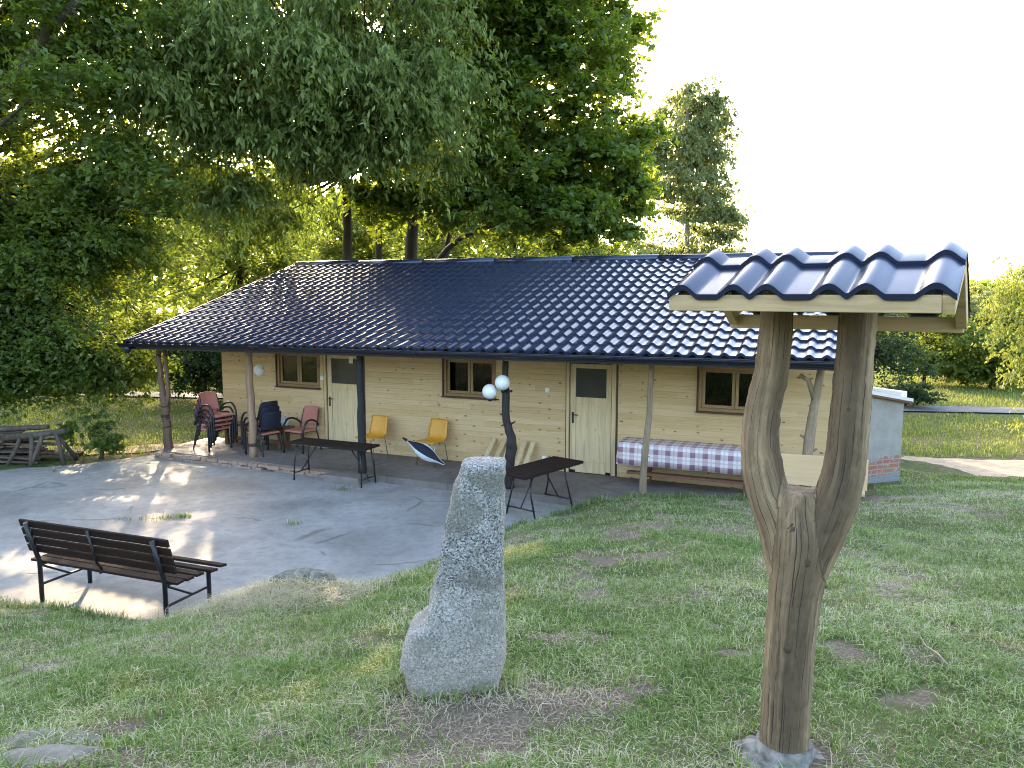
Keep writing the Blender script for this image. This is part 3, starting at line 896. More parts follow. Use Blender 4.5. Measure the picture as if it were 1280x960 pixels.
post(.93, 1.42, [(0, .05), (.01, .6), (.04, 1.0), (.08, 1.5), (.11, 2.47)], [.062, .055, .052, .046, .044], M['post_knotty'],
     [([(.03, 0, 1.0), (-.06, -.02, 1.05)], [.02, .01]), ([(.0, 0, .8), (.1, -.02, .84)], [.016, .008]), ([(.03, 0, .62), (-.06, 0, .6)], [.018, .01]), ([(.0, 0, .45), (.1, 0, .5)], [.016, .01]), ([(.07, 0, 1.75), (.0, 0, 1.78)], [.016, .01])], 'thin pale post with knots')
post(3.33, 1.47, [(-.03, .05), (-.03, .9), (.0, 1.4), (.05, 1.85), (.13, 2.47)], [.085, .075, .07, .06, .05], M['post_knotty'],
     [([(.04, 0, 1.85), (-.05, -.02, 2.12), (-.17, -.03, 2.2)], [.045, .035, .03]), ([(-.03, 0, 1.28), (-.13, 0, 1.34)], [.02, .014]), ([(0, 0, 1.1), (.1, 0, 1.16)], [.02, .016])], 'pale post with a side branch')

# windows and doors
def window(u0, u1, z0, z1, curtain):
    f = MB()
    t = .055; y0 = -.012; dpt = .12
    f.box(((u0 + u1) / 2, y0 + dpt / 2, z0 + t / 2), (u1 - u0, dpt, t))
    f.box(((u0 + u1) / 2, y0 + dpt / 2, z1 - t / 2), (u1 - u0, dpt, t))
    f.box((u0 + t / 2, y0 + dpt / 2, (z0 + z1) / 2), (t, dpt, z1 - z0 - 2 * t))
    f.box((u1 - t / 2, y0 + dpt / 2, (z0 + z1) / 2), (t, dpt, z1 - z0 - 2 * t))
    w_ = f.build('window', M['frame'], lodge, .004)
    s = MB(); s.box(((u0 + u1) / 2, -.03, z0 - .012), (u1 - u0 + .05, .1, .024)); s.box((u0 - .012, -.006, (z0 + z1) / 2), (.022, .06, z1 - z0))
    s.build('sill', M['frame_dark'], w_)
    uc = (u0 + u1) / 2; yb = .06
    for k, (a, b) in enumerate(((u0 + t, uc - .004), (uc + .004, u1 - t))):
        q = MB(); st = .05
        q.box((a + st / 2, yb, (z0 + z1) / 2), (st, .05, z1 - z0 - 2 * t)); q.box((b - st / 2, yb, (z0 + z1) / 2), (st, .05, z1 - z0 - 2 * t))
        q.box(((a + b) / 2, yb, z0 + t + st / 2), (b - a - 2 * st, .05, st)); q.box(((a + b) / 2, yb, z1 - t - st / 2), (b - a - 2 * st, .05, st))
        q.build('sash', M['sash'], w_, .003)
        g = MB(); g.box(((a + b) / 2, yb, (z0 + z1) / 2), (b - a - 2 * st + .01, .006, z1 - z0 - 2 * t - 2 * st + .01))
        g.build('pane', M['glass'], w_)
    for (a, b) in curtain:
        c = MB(); vs = []; nn = int((b - a) / .02)
        for i in range(nn + 1):
            x = a + (b - a) * i / nn; y = .2 + .02 * math.sin(x * 60)
            vs += [(x, y, z0 - .1), (x, y, z1)]
        c.add(vs, [(2 * i, 2 * i + 2, 2 * i + 3, 2 * i + 1) for i in range(nn)], 0, True)
        c.build('curtain', M['curtain'], w_)
window(-7.44, -6.32, 1.385, 2.14, [])
window(-3.37, -2.26, 1.385, 2.14, [(-3.3, -3.02), (-2.72, -2.4)])
window(1.49, 2.68, 1.385, 2.14, [(2.2, 2.6)])

def door(u0, u1):
    z0, z1 = .125, 2.14
    d = MB(); y = .05
    gl, gr, gb, gt = u0 + .15, u1 - .12, 1.5, 2.06
    st = .11
    d.box((u0 + .04 + st / 2, y, (z0 + z1) / 2), (st, .045, z1 - z0 - .08)); d.box((u1 - .04 - st / 2, y, (z0 + z1) / 2), (st, .045, z1 - z0 - .08))
    a, b = u0 + .04 + st, u1 - .04 - st
    d.box(((a + b) / 2, y, gb - .06), (b - a, .045, .12)); d.box(((a + b) / 2, y, z1 - .08), (b - a, .045, .08)); d.box(((a + b) / 2, y, z0 + .1), (b - a, .045, .2))
    d.box(((a + b) / 2, y + .008, (z0 + .2 + gb - .12) / 2), (b - a, .025, gb - .12 - z0 - .2))
    D = d.build('door', M['door'], lodge, .004)
    p = MB(); p.box(((a + b) / 2, y, (gb + z1 - .12) / 2), (b - a, .012, z1 - .12 - gb)); p.build('pane', M['dark_panel'], D)
    c = MB()
    c.box((u0 + .012, .01, (z0 + z1) / 2), (.05, .06, z1 - z0)); c.box((u1 - .0, .01, (z0 + z1) / 2), (.075, .06, z1 - z0)); c.box(((u0 + u1) / 2, .01, z1 + .02), (u1 - u0 + .08, .06, .05))
    c.build('casing', M['pine_z'], D, .003)
    g = MB(); g.box((u1 - .047, .03, (z0 + z1) / 2), (.018, .02, z1 - z0 - .02)); g.box((u0 + .043, .03, (z0 + z1) / 2), (.012, .02, z1 - z0 - .02)); g.box((u1 + .056, -.003, (z0 + z1) / 2), (.036, .012, z1 - z0)); g.box((u0 - .022, -.003, (z0 + z1) / 2), (.016, .012, z1 - z0)); g.build('door_gap_shade', M['frame_dark'], D)  # solid dark strips stand for the shade in the gaps beside the door
    h = MB(); hx = u0 + .1
    h.box((hx, y - .028, 1.12), (.035, .008, .2)); h.tube([(hx, y - .03, 1.18), (hx, y - .065, 1.18), (hx + .03, y - .07, 1.18), (hx + .11, y - .07, 1.178)], .009, 8)
    h.tube([(hx, y - .035, 1.05), (hx, y - .036, 1.05)], .01, 8)
    h.build('handle', M['steel_dark'], D)
    return D
door(-6.2, -5.27); door(-.84, .03)
# switches, socket, bulkhead lamp, notice by the door
for (u, z) in ((-6.26, 1.6), (-1.22, 1.6), (-1.28, .33)):
    b = MB(); b.box((u, -.012, z), (.085, .022, .085)); b.box((u, -.026, z), (.05, .01, .055)); b.build('switch_plate' if z > 1 else 'socket', M['white'], lodge, .006)
b = MB(); b.tube([(-7.93, 0, 1.7), (-7.93, -.03, 1.7)], .13, 20); b.sphere((-7.93, -.035, 1.7), .12, 18, 10, 0, (1, .5, 1)); b.build('wall_lamp', M['white'], lodge)
b = MB(); b.box((-5.55, .028, 2.0), (.1, .003, .14)); b.build('notice', M['white'], lodge)

# ------------------------------------------------------------------ annex
A = Vector((5.5, 12.72, 0)); B = Vector((6.81, 13.25, 0)); ay = math.atan2(B.y - A.y, B.x - A.x); AL = (B - A).length
an = empty('plastered_annex', (A.x, A.y, 0), ay)
tag(an, 'low gray plastered annex with bare brick showing near its base', 'annex')
mb = MB()
hl, hr = 1.76, 1.5
vs = [(0, 0, -.1), (AL, 0, -.1), (AL, 2.6, -.1), (0, 2.6, -.1), (0, 0, hl), (AL, 0, hr), (AL, 2.6, hr), (0, 2.6, hl)]
mb.add(vs, [(0, 1, 5, 4), (1, 2, 6, 5), (2, 3, 7, 6), (3, 0, 4, 7)])
mb.build('wall', M['annex'], an)
mb = MB()
sl_ = (hr - hl) / AL
def rz_(x): return hl + sl_ * x
q = [(-.05, -.09, rz_(-.05) + .002), (AL + .12, -.09, rz_(AL + .12) + .002), (AL + .12, 2.7, rz_(AL + .12) + .002), (-.05, 2.7, rz_(-.05) + .002)]
mb.add(q + [(x, y, z + .055) for x, y, z in q], bx)
rf = mb.build('roof', M['roof_white'], an)
mb = MB(); mb.box((AL + .09, .55, hr + .08), (.13, .95, .12)); mb.build('gutter_box', M['white'], an, .01)
mb = MB()
mb.add([(x, y - .006 if y < 0 else y, z - .002) for x, y, z in q] + [(x, y, z - .035) for x, y, z in q], bx)
mb.build('roof_edge', M['brown_leg'], an)

# ------------------------------------------------------------------ forked trunk with a little tiled roof
SX, SY, SYAW = 1.06, 2.86, rad(-33.5)
sz = float(gz(SX, SY))
sh = empty('roofed_trunk', (SX, SY, sz), SYAW)
tag(sh, 'forked weathered oak trunk carrying a small navy tiled roof on the lawn', 'wayside shelter')
def zl(z): return z - sz
def blob(mb, c, r, seed, sc=(1, 1, 1), n=28, m=16, amp=.25, fr=3., flat=None):
    base = len(mb.v)
    mb.sphere((0, 0, 0), 1., n, m)
    for i in range(base, len(mb.v)):
        v = Vector(mb.v[i]); k = 1 + amp * mnoise.fractal(v * fr + Vector((seed, seed * 2, 0)), 1., 2., 4)
        v = Vector((v.x * sc[0], v.y * sc[1], v.z * sc[2])) * k * r
        mb.v[i] = tuple(v + Vector(c))
CENTRES = []
def fat_tube(mb, pts, rads, n=20):
    P = [Vector(p) for p in pts]; out = []; R = []
    for i in range(len(P) - 1):
        a = P[max(0, i - 1)]; b = P[i]; c = P[i + 1]; d = P[min(len(P) - 1, i + 2)]
        ra, rb, rc, rd = rads[max(0, i - 1)], rads[i], rads[i + 1], rads[min(len(P) - 1, i + 2)]
        for k in range(6):
            s = k / 6
            f = lambda a, b, c, d: .5 * ((2 * b) + (c - a) * s + (2 * a - 5 * b + 4 * c - d) * s * s + (3 * b - a - 3 * c + d) * s ** 3)
            out.append(f(a, b, c, d)); R.append(f(ra, rb, rc, rd))
    out.append(P[-1]); R.append(rads[-1])
    CENTRES.append((out, R))
    mb.tube(out, R, n)
mb = MB()
fat_tube(mb, [(.015, 0, -.08), (.015, 0, zl(1.65)), (.02, 0, zl(1.95)), (.035, 0, zl(2.2)), (.045, 0, zl(2.38)), (.035, 0, zl(2.49)), (.033, 0, zl(2.57))], [.096, .093, .093, .1, .114, .1, .082])
fat_tube(mb, [(.0, 0, zl(2.25)), (-.03, 0, zl(2.42)), (-.085, 0, zl(2.55)), (-.12, 0, zl(2.7)), (-.118, 0, zl(2.86)), (-.085, 0, zl(3.05)), (-.072, .0, zl(3.38))], [.075, .088, .082, .074, .068, .064, .058])
fat_tube(mb, [(.06, 0, zl(2.22)), (.105, 0, zl(2.38)), (.155, 0, zl(2.53)), (.185, 0, zl(2.68)), (.194, 0, zl(2.85)), (.2, 0, zl(3.05)), (.207, .0, zl(3.38))], [.07, .082, .08, .074, .07, .066, .062])
tr = mb.build('trunk', M['weathered'], sh)
rm = tr.modifiers.new('join', 'REMESH'); rm.mode = 'VOXEL'; rm.voxel_size = .0075; rm.use_smooth_shade = True
sm_ = tr.modifiers.new('soften', 'SMOOTH'); sm_.factor = .6; sm_.iterations = 8
tx = bpy.data.textures.new('trunk_relief', 'CLOUDS'); tx.noise_scale = .05; tx.noise_depth = 3
dm = tr.modifiers.new('relief', 'DISPLACE'); dm.texture = tx; dm.strength = .012; dm.mid_level = .5; dm.texture_coords = 'LOCAL'
dg = bpy.context.evaluated_depsgraph_get()
me_ = bpy.data.meshes.new_from_object(tr.evaluated_get(dg)); tr.modifiers.clear(); tr.data = me_
co_np = np.empty(len(me_.vertices) * 3, np.float32); me_.vertices.foreach_get('co', co_np); co_np = co_np.reshape(-1, 3)
cls = []; base_len = 0.
for bi, path_ in enumerate(CENTRES):
    a_ = np.array([tuple(q) for q in path_[0]]); r_ = np.array(path_[1])
    k0_ = np.arange(len(a_)); k1_ = np.linspace(0, len(a_) - 1, len(a_) * 10)
    a_ = np.stack([np.interp(k1_, k0_, a_[:, q]) for q in range(3)], 1); r_ = np.interp(k1_, k0_, r_)
    L_ = np.concatenate([[0], np.cumsum(np.linalg.norm(np.diff(a_, axis=0), axis=1))])
    cls.append(np.concatenate([a_, r_[:, None], L_[:, None] + bi * 5., np.full((len(a_), 1), bi)], 1))
cls = np.concatenate(cls)
best = np.concatenate([np.argmin(np.linalg.norm(co_np[i_:i_ + 1500, None, :] - cls[None, :, :3], axis=2) / cls[None, :, 3], axis=1) for i_ in range(0, len(co_np), 1500)])
rel = co_np - cls[best, :3]
gr = np.stack([rel[:, 0], rel[:, 1], co_np[:, 2] + cls[best, 5] * 5.], 1).astype(np.float32)
ga = me_.attributes.new('grain', 'FLOAT_VECTOR', 'POINT'); ga.data.foreach_set('vector', gr.ravel())
for c_, r_ in (((.035, -.1, zl(2.44)), .026), ((.03, -.095, zl(1.98)), .013), ((.09, -.103, zl(2.33)), .014), ((.215, -.062, zl(3.02)), .012), ((.2, -.07, zl(2.9)), .009)):
    mb = MB(); blob(mb, (c_[0], c_[1] + .004, c_[2]), r_, c_[2] * 9, (.9, .45, 1.3), 22, 14, .12, 1.8); mb.build('knot', M['knot'], sh)
mb = MB()
blob(mb, (.01, -.02, -.03), .185, 3.1, (1, .95, .3), 48, 24, amp=.28, fr=3.4)
mb.tube([(.015, 0, -.02), (.015, 0, .06)], [.112, .106], 18, wob=.03)
mb.build('concrete_footing', M['footing'], sh)
# roof of the shelter: short front slope of tile strips, longer back slope
crests = [-.318, -.135, -.023, .173, .281, .474]
su0, su1 = -.372, .53
ss = [su0 + (su1 - su0) * i / 130 for i in range(131)]
def bump_h(u):
    return max([0.] + [.034 * math.cos(PI / 2 * min(1, abs(u - c) / .057)) ** 1.35 for c in crests])
sh_h = [bump_h(u) for u in ss]
def tile_rows(mb, rows, thick=.02):
    nn = len(ss)
    for (n0, z0, n1, z1) in rows:
        a = [(u, -n0, zl(z0) + h) for u, h in zip(ss, sh_h)]
        a1 = [(u, -(n0 + (n1 - n0) * .06), zl(z0 + (z1 - z0) * .06) + h + .002) for u, h in zip(ss, sh_h)]
        b = [(u, -n1, zl(z1) + h) for u, h in zip(ss, sh_h)]
        mb.add(a + a1 + b, [(i + k * nn, i + 1 + k * nn, i + 1 + (k + 1) * nn, i + (k + 1) * nn) for k in (0, 1) for i in range(nn - 1)], 0, True)
        sg = 1 if n1 < n0 else -1
        c = [(u, -n0 + sg * .004, zl(z0) + h - thick) for u, h in zip(ss, sh_h)]
        mb.add(a + c, [(i, i + nn, i + 1 + nn, i + 1) for i in range(nn - 1)], 0, True)
        c2 = [(u, -n0 + sg * .02, zl(z0) + h - thick - .001) for u, h in zip(ss, sh_h)]
        b2 = [(u, -n1, zl(z1) + h - .004) for u, h in zip(ss, sh_h)]
        mb.add(c2 + b2, [(i, i + nn, i + 1 + nn, i + 1) for i in range(nn - 1)], 0, True)
mb = MB()
tile_rows(mb, [(.355, 3.306, .1, 3.398), (.1, 3.414, 0, 3.446)])
tile_rows(mb, [(-.38, 3.24, -.1, 3.39), (-.1, 3.4, 0, 3.445)])
mb.build('tiled_roof', M['tile'], sh)
mb = MB(); mb.box((.06, -.325, zl(3.276)), (.86, .034, .056)); mb.build('fascia', M['pine'], sh, .003).data.name = 'front_fascia'
mb = MB(); mb.box((.08, .335, zl(3.193)), (.87, .034, .058)); mb.build('fascia', M['pine'], sh, .003)
for uu in (-.335, .508):
    for (n0, z0, n1, z1) in ((.335 if uu > 0 else .305, 3.272, .01, 3.405), (-.315, 3.205, -.01, 3.405)):
        mb = MB(); a = Vector((uu, -n0, zl(z0))); b = Vector((uu, -n1, zl(z1))); d = b - a
        mb.box((a + b) / 2, (.036, d.length, .06), Matrix.Rotation(math.atan2(d.z, d.y), 3, 'X'))
        mb.build('rafter', M['pine'], sh, .003)
mb = MB(); mb.box((.08, 0, zl(3.375)), (.8, .05, .05)); mb.build('ridge_beam', M['pine'], sh, .003)

# ------------------------------------------------------------------ standing stone
st = empty('standing_stone', (-.28, 3.6, 1.3))
mb = MB()
prof = [(1.2, -.4, -.16), (1.36, -.455, -.1), (1.45, -.515, -.055), (1.54, -.54, -.037), (1.62, -.53, -.036), (1.7, -.505, -.036), (1.735, -.46, -.036), (1.775, -.408, -.036), (1.9, -.385, -.036), (2.04, -.352, -.035), (2.235, -.316, -.034), (2.4, -.272, -.032), (2.47, -.25, -.031), (2.505, -.24, -.033), (2.52, -.232, -.038)]
NS = 64
rows = []
def pin(z):
    for i in range(len(prof) - 1):
        if prof[i][0] <= z <= prof[i + 1][0]:
            s = (z - prof[i][0]) / (prof[i + 1][0] - prof[i][0]); s = s * s * (3 - 2 * s) if .05 < s < .95 else s
            return [prof[i][k] + (prof[i + 1][k] - prof[i][k]) * s for k in (1, 2)]
    return prof[-1][1:]
zs = list(np.linspace(1.2, 2.47, 66)) + [2.485, 2.497, 2.507, 2.514, 2.519, 2.52]
vs = []
for z in zs:
    l, r = pin(z); cx = (l + r) / 2; hx = (r - l) / 2
    dep = .19 * (1 - .32 * (z - 1.2) / 1.32)
    if z > 2.485: dep *= 1 - ((z - 2.485) / .035) ** 2 * .25
    for k in range(NS):
        a = 2 * PI * k / NS; c, s = math.cos(a), math.sin(a)
        e = .5
        x = cx + hx * math.copysign(abs(c) ** e, c); y = 3.6 + dep * math.copysign(abs(s) ** e, s)
        p = Vector((x, y, z))
        d = .011 * mnoise.fractal(p * 6., 1., 2., 5) + .006 * mnoise.fractal(p * 28., 1., 2., 4) + .012 * mnoise.noise(p * 3)
        d -= .02 * max(0, mnoise.noise(p * 4.5 + Vector((3, 1, 7))) - .25)
        q = Vector((c, s, 0))
        p = p + q * d
        vs.append(p - Vector((-.28, 3.6, 1.3)))
fs = [(i * NS + k, i * NS + (k + 1) % NS, (i + 1) * NS + (k + 1) % NS, (i + 1) * NS + k) for i in range(len(zs) - 1) for k in range(NS)]
fs.append(tuple(range((len(zs) - 1) * NS, len(zs) * NS)))
mb.add(vs, fs, 0, True)
bpy.data.objects.remove(st)
st = mb.build('standing_stone', M['granite'], None, 0, (-.28, 3.6, 1.3))
tag(st, 'tapering gray granite boundary stone standing on its own in the grass', 'stone')
mb = MB(); blob(mb, (0, 0, 0), .3, 8.2, (1.05, .6, .42), 40, 24, .16, 1.1)
rk = mb.build('rock', M['rock'], None, 0, (-2.0, 7.08, float(gz(-2.0, 7.08)) + .0))
tag(rk, 'half buried flat rock among dry grass beside the patio edge', 'rock')
mb = MB(); pts = [(2.32, 4.32), (2.3, 4.15), (2.24, 3.98), (2.24, 3.86), (2.2, 3.7)]
mb.tube([(x - 2.25, y - 4, float(gz(x, y)) + .035 - 1.3) for x, y in pts], [.002, .003, .004, .0045, .004], 6)
for (x_, y_, r_, sd_, lab_) in ((-2.05, 3.2, .17, 2.2, 'flat gray stone flush with the turf, the farther of two in the corner'), (-1.93, 2.98, .19, 6.1, 'flat gray stone flush with the turf at the very corner of the lawn')):
    ms_ = MB(); blob(ms_, (0, 0, 0), r_, sd_, (1.25, .6, .12), 36, 20, .25, 1.8)
    o = ms_.build('flat_stone', M['flat_stone'], None, 0, (x_, y_, float(gz(x_, y_)) - .004)); tag(o, lab_, 'stone', 'flat stones set in the turf')
stick = mb.build('stick', M['straw'], None, 0, (2.25, 4, 1.3)); tag(stick, 'thin dry stick lying in the lawn', 'stick')

# ------------------------------------------------------------------ park bench
be = empty('park_bench', (-4.2, 7.95, 0), rad(-20.8))
tag(be, 'park bench of dark brown slats seen from behind at the patio edge', 'bench')
# local x along the bench, local -y towards the viewer (its back)
L0, L1 = -.87, .87
yb = -.24; yf = .36
def bar(mb, a, b, r=.021): mb.tube([a, b], r, 10)
for x in (L0, L1):
    m_ = MB(); m_.tube([(x, yb, 0), (x, yb, .46), (x, yb - .03, .56), (x, yb - .13, .92)], .024, 10); m_.build('leg', M['black'], be)
    m_ = MB(); m_.tube([(x, yf, 0), (x, yf, .36), (x, yf - .02, .4)], .024, 10); m_.build('leg', M['black'], be)
    m_ = MB(); bar(m_, (x, yb, .2), (x, yf, .2), .014); bar(m_, (x, yb + .02, .42), (x, yf - .02, .41), .018); bar(m_, (x, yb, .42), (x, yb + .36, .2), .012); m_.build('side_frame', M['black'], be)
m_ = MB(); m_.tube([(0, yb + .04, .45), (0, yb - .03, .56), (0, yb - .12, .92)], .014, 8); m_.tube([(0, yb, .44), (0, yf, .42)], .014, 8); m_.build('middle_rib', M['black'], be)
for k in range(4):
    z = .6 + k * .098; y = yb - .005 - .045 - (z - .56) * .27 + .065
    m_ = MB(); m_.box((0, y, z), (2.04, .028, .082), Matrix.Rotation(rad(15), 3, 'X')); m_.build('back_slat', M['slat'], be, .006)
for k in range(5):
    y = yb + .06 + k * .135
    m_ = MB(); m_.box((.06 if k > 2 else 0, y, .455 - .012 * math.sin(k * .8)), (2.04, .1, .028), Matrix.Rotation(rad(4 - 3 * k), 3, 'X')); m_.build('seat_slat', M['slat'], be, .006)

# ------------------------------------------------------------------ folding tables
def table(label, cx, cy, rz, LL, WW, zt, inset):
    t = empty('folding_table', (cx, cy, 0), rz)
    tag(t, label, 'table', 'dark slatted tables on the patio')
    nb = 6
    for k in range(nb):
        y = -WW / 2 + (k + .5) * WW / nb
        m_ = MB(); m_.box((0, y, zt - .014), (LL, WW / nb - .006, .026)); m_.build('top_slat', M['slat'], t, .004)
    m_ = MB(); m_.box((-LL / 2 + .03, 0, zt - .034), (.03, WW, .016)); m_.box((LL / 2 - .03, 0, zt - .034), (.03, WW, .016)); m_.box((0, WW / 2 - .02, zt - .036), (LL - .14, .02, .018)); m_.box((0, -WW / 2 + .02, zt - .036), (LL - .14, .02, .018))
    m_.build('top_frame', M['black'], t)
    for s in (-1, 1):
        x = s * (LL / 2 - inset)
        for q in (-1, 1):
            m_ = MB(); m_.tube([(x - s * .06, q * .16, zt - .04), (x - s * .01, q * .19, zt * .5), (x, q * (WW / 2 - .02), 0)], .0135, 8); m_.build('leg', M['black'], t)
        m_ = MB(); bar(m_, (x - s * .005, -WW / 2 + .03, .13), (x - s * .005, WW / 2 - .03, .13), .011); bar(m_, (x, 0, .13), (x - s * .38, 0, zt - .045), .01); m_.build('brace', M['black'], t)
    return t
c = W(-4.56, 1.92); table('folding table parallel to the porch, in front of the first door', c[0], c[1], HYAW, 1.66, .47, .7, .1)
table('folding table set at an angle behind the granite stone', .43, 11.62, rad(50), 1.5, .6, .7, .28)

# ------------------------------------------------------------------ chairs
def armchair(label, seat, back, group):
    c = empty('armchair', (0, 0, 0)); tag(c, label, 'armchair', group)
    def sm(p):
        out = []; p = [Vector(q) for q in p]
        for i in range(len(p) - 1):
            a = p[max(0, i - 1)]; b = p[i]; cc = p[i + 1]; d = p[min(len(p) - 1, i + 2)]
            for k in range(4):
                s = k / 4; out.append(.5 * ((2 * b) + (cc - a) * s + (2 * a - 5 * b + 4 * cc - d) * s * s + (3 * b - a - 3 * cc + d) * s ** 3))
        return out + [p[-1]]
    for s in (-1, 1):
        m_ = MB(); m_.tube(sm([(s * .27, -.24, 0), (s * .275, -.235, .3), (s * .28, -.22, .5), (s * .28, -.12, .645), (s * .28, .03, .66), (s * .27, .17, .6), (s * .24, .24, .52)]), .021, 8); m_.build('armrest', M['black'], c)
        m_ = MB(); m_.tube(sm([(s * .25, .3, 0), (s * .235, .23, .3), (s * .225, .2, .45), (s * .215, .25, .66), (s * .2, .3, .84)]), .015, 8); m_.build('leg', M['black'], c)
    m_ = MB(); bar(m_, (-.26, -.2, .4), (.26, -.2, .4), .012); bar(m_, (-.225, .2, .4), (.225, .2, .4), .012); bar(m_, (-.2, -.2, .41), (-.2, .2, .41), .012); bar(m_, (.2, -.2, .41), (.2, .2, .41), .012); m_.build('seat_frame', M['black'], c)
    m_ = MB(); m_.box((0, -.02, .435), (.47, .47, .045)); o = m_.build('seat', M[seat], c, .02)
    m_ = MB()
    nn = 7
    vs = []
    for d in (0, .03):
        for j in range(5):
            z = .52 + .36 * j / 4
            for i in range(nn):
                x = -.215 + .43 * i / (nn - 1)
                vs.append((x * (1 - .08 * j / 4), .24 + (z - .52) * .24 + .05 * (1 - (x / .215) ** 2) - d, z + (.012 * (1 - (x / .215) ** 2) if j == 4 else 0)))
    fs = []
    for d in (0, 1):
        o_ = d * 5 * nn
        for j in range(4):
            for i in range(nn - 1):
                f = (o_ + j * nn + i, o_ + j * nn + i + 1, o_ + (j + 1) * nn + i + 1, o_ + (j + 1) * nn + i)
                fs.append(f[::-1] if d == 0 else f)
    ring = [i for i in range(nn)] + [j * nn + nn - 1 for j in range(1, 5)] + [4 * nn + i for i in range(nn - 2, -1, -1)] + [j * nn for j in range(3, 0, -1)]
    for i in range(len(ring)):
        a, b = ring[i], ring[(i + 1) % len(ring)]
        fs.append((a, b, b + 5 * nn, a + 5 * nn))
    m_.add(vs, fs, 0, True); m_.build('backrest', M[back], c, .008)
    return c
def place(c, u, n, rz, z=.12, fwd=0.):
    x, y, _ = W(u, n); c.location = (x + math.sin(rz) * fwd, y - math.cos(rz) * fwd, z); c.rotation_euler = (0, 0, rz)
red = armchair('red armchair on its own beside the first door', 'red', 'red', 'red armchairs on the porch')
place(red, -6.5, .42, rad(-30))
labs = ['red armchair at the bottom of the stack by the forked post', 'red armchair second from the bottom of its stack', 'red armchair second from the top of its stack', 'red armchair topmost in the stack by the forked post']
for k in range(4):
    c = copy_tree(red); c['label'] = labs[k]; place(c, -8.35, 1.0, rad(58), .12 + .1 * k, .065 * k)
nav = armchair('navy backed armchair at the bottom of the stack behind the pink bark post', 'red', 'navy_cloth', 'navy backed armchairs on the porch')
place(nav, -7.02, .95, rad(-125))
labs = ['navy backed armchair in the middle of its stack', 'navy backed armchair topmost in its stack']
for k in range(2):
    c = copy_tree(nav); c['label'] = labs[k]; place(c, -7.02, .95, rad(-125), .12 + .1 * (k + 1), .05 * (k + 1))

def shell_chair(label):
    c = empty('shell_chair'); tag(c, label, 'chair', 'orange shell chairs against the pine wall')
    prof = [(-.24, .43), (-.2, .452), (-.1, .447), (.05, .44), (.14, .447), (.19, .48), (.22, .56), (.25, .68), (.275, .78), (.285, .83)]
    m_ = MB(); nn = 9; vs = []
    for d in (0., .009):
        for (y, z) in prof:
            hw = .215 if z < .5 else .215 - (z - .5) * .07
            for i in range(nn):
                t = -1 + 2 * i / (nn - 1)
                dish = .02 * (t * t)
                vs.append((hw * t, y - (dish * 1.2 if z > .5 else 0) + (d if z > .5 else 0), z + (dish * .6 if z < .5 else 0) - (d if z <= .5 else 0)))
    fs = []; R = len(prof); S_ = R * nn
    for d in (0, 1):
        for j in range(R - 1):
            for i in range(nn - 1):
                f = (d * S_ + j * nn + i, d * S_ + j * nn + i + 1, d * S_ + (j + 1) * nn + i + 1, d * S_ + (j + 1) * nn + i)
                fs.append(f if d == 0 else f[::-1])
    ring = [i for i in range(nn)] + [j * nn + nn - 1 for j in range(1, R)] + [(R - 1) * nn + i for i in range(nn - 2, -1, -1)] + [j * nn for j in range(R - 2, 0, -1)]
    for i in range(len(ring)):
        a, b = ring[i], ring[(i + 1) % len(ring)]; fs.append((b, a, a + S_, b + S_))
    m_.add(vs, fs, 0, True); m_.build('shell', M['orange'], c)
    for sx in (-1, 1):
        for (y0, y1) in ((-.13, -.2), (.12, .24)):
            m_ = MB(); m_.tube([(sx * .15, y0, .435), (sx * .18, (y0 + y1) / 2, .4), (sx * .21, y1, 0)], .009, 8); m_.build('leg', M['chrome'], c)
    return c
oc = shell_chair('empty orange shell chair beside the dark painted post'); place(oc, -4.72, .5, rad(-30))
oc2 = copy_tree(oc); oc2['label'] = 'orange shell chair under the middle window with a bundle against it'; place(oc2, -3.42, .42, rad(-30))

# rolled bundle leaning on the second orange chair
a = Vector(W(-3.72, .82, .62)); b = Vector(W(-2.95, .78, .22)); ax = (b - a).normalized()
mb = MB(); mw = MB(); n_ = 18; side = ax.cross(Vector((0, 0, 1))).normalized(); up = side.cross(ax)
rp_ = [.0, .03, .05, .085, .115, .135, .14, .135, .12, .1, .075, .045, .03, .02]
def part_of(mb, ks):
    for k0, k1 in ks:
        vs = []
        for j, r in enumerate(rp_):
            p = a + (b - a) * j / (len(rp_) - 1)
            for k in range(k0, k1 + 1):
                g = 2 * PI * k / n_ ; rr_ = r * (1 + .06 * math.sin(5 * g + j * .8))
                vs.append(p + side * math.cos(g) * rr_ + up * math.sin(g) * rr_ - a)
        w_ = k1 - k0 + 1
        mb.add(vs, [(j * w_ + i, (j + 1) * w_ + i, (j + 1) * w_ + i + 1, j * w_ + i + 1) for j in range(len(rp_) - 1) for i in range(w_ - 1)], 0, True)
bn = empty('rolled_bundle', a); tag(bn, 'rolled navy and white cloth bundle leaning on an orange chair', 'bundle')
part_of(mb, [(0, 4), (12, 15)]); part_of(mw, [(4, 12), (15, 18)])
mb.build('navy_panel', M['navy_cloth'], bn); mw.build('white_panel', M['white_cloth'], bn)
mb = MB(); mb.tube([a - a, (a - ax * .09) - a], [.03, .02], 8); mb.build('tip', M['navy_cloth'], bn)

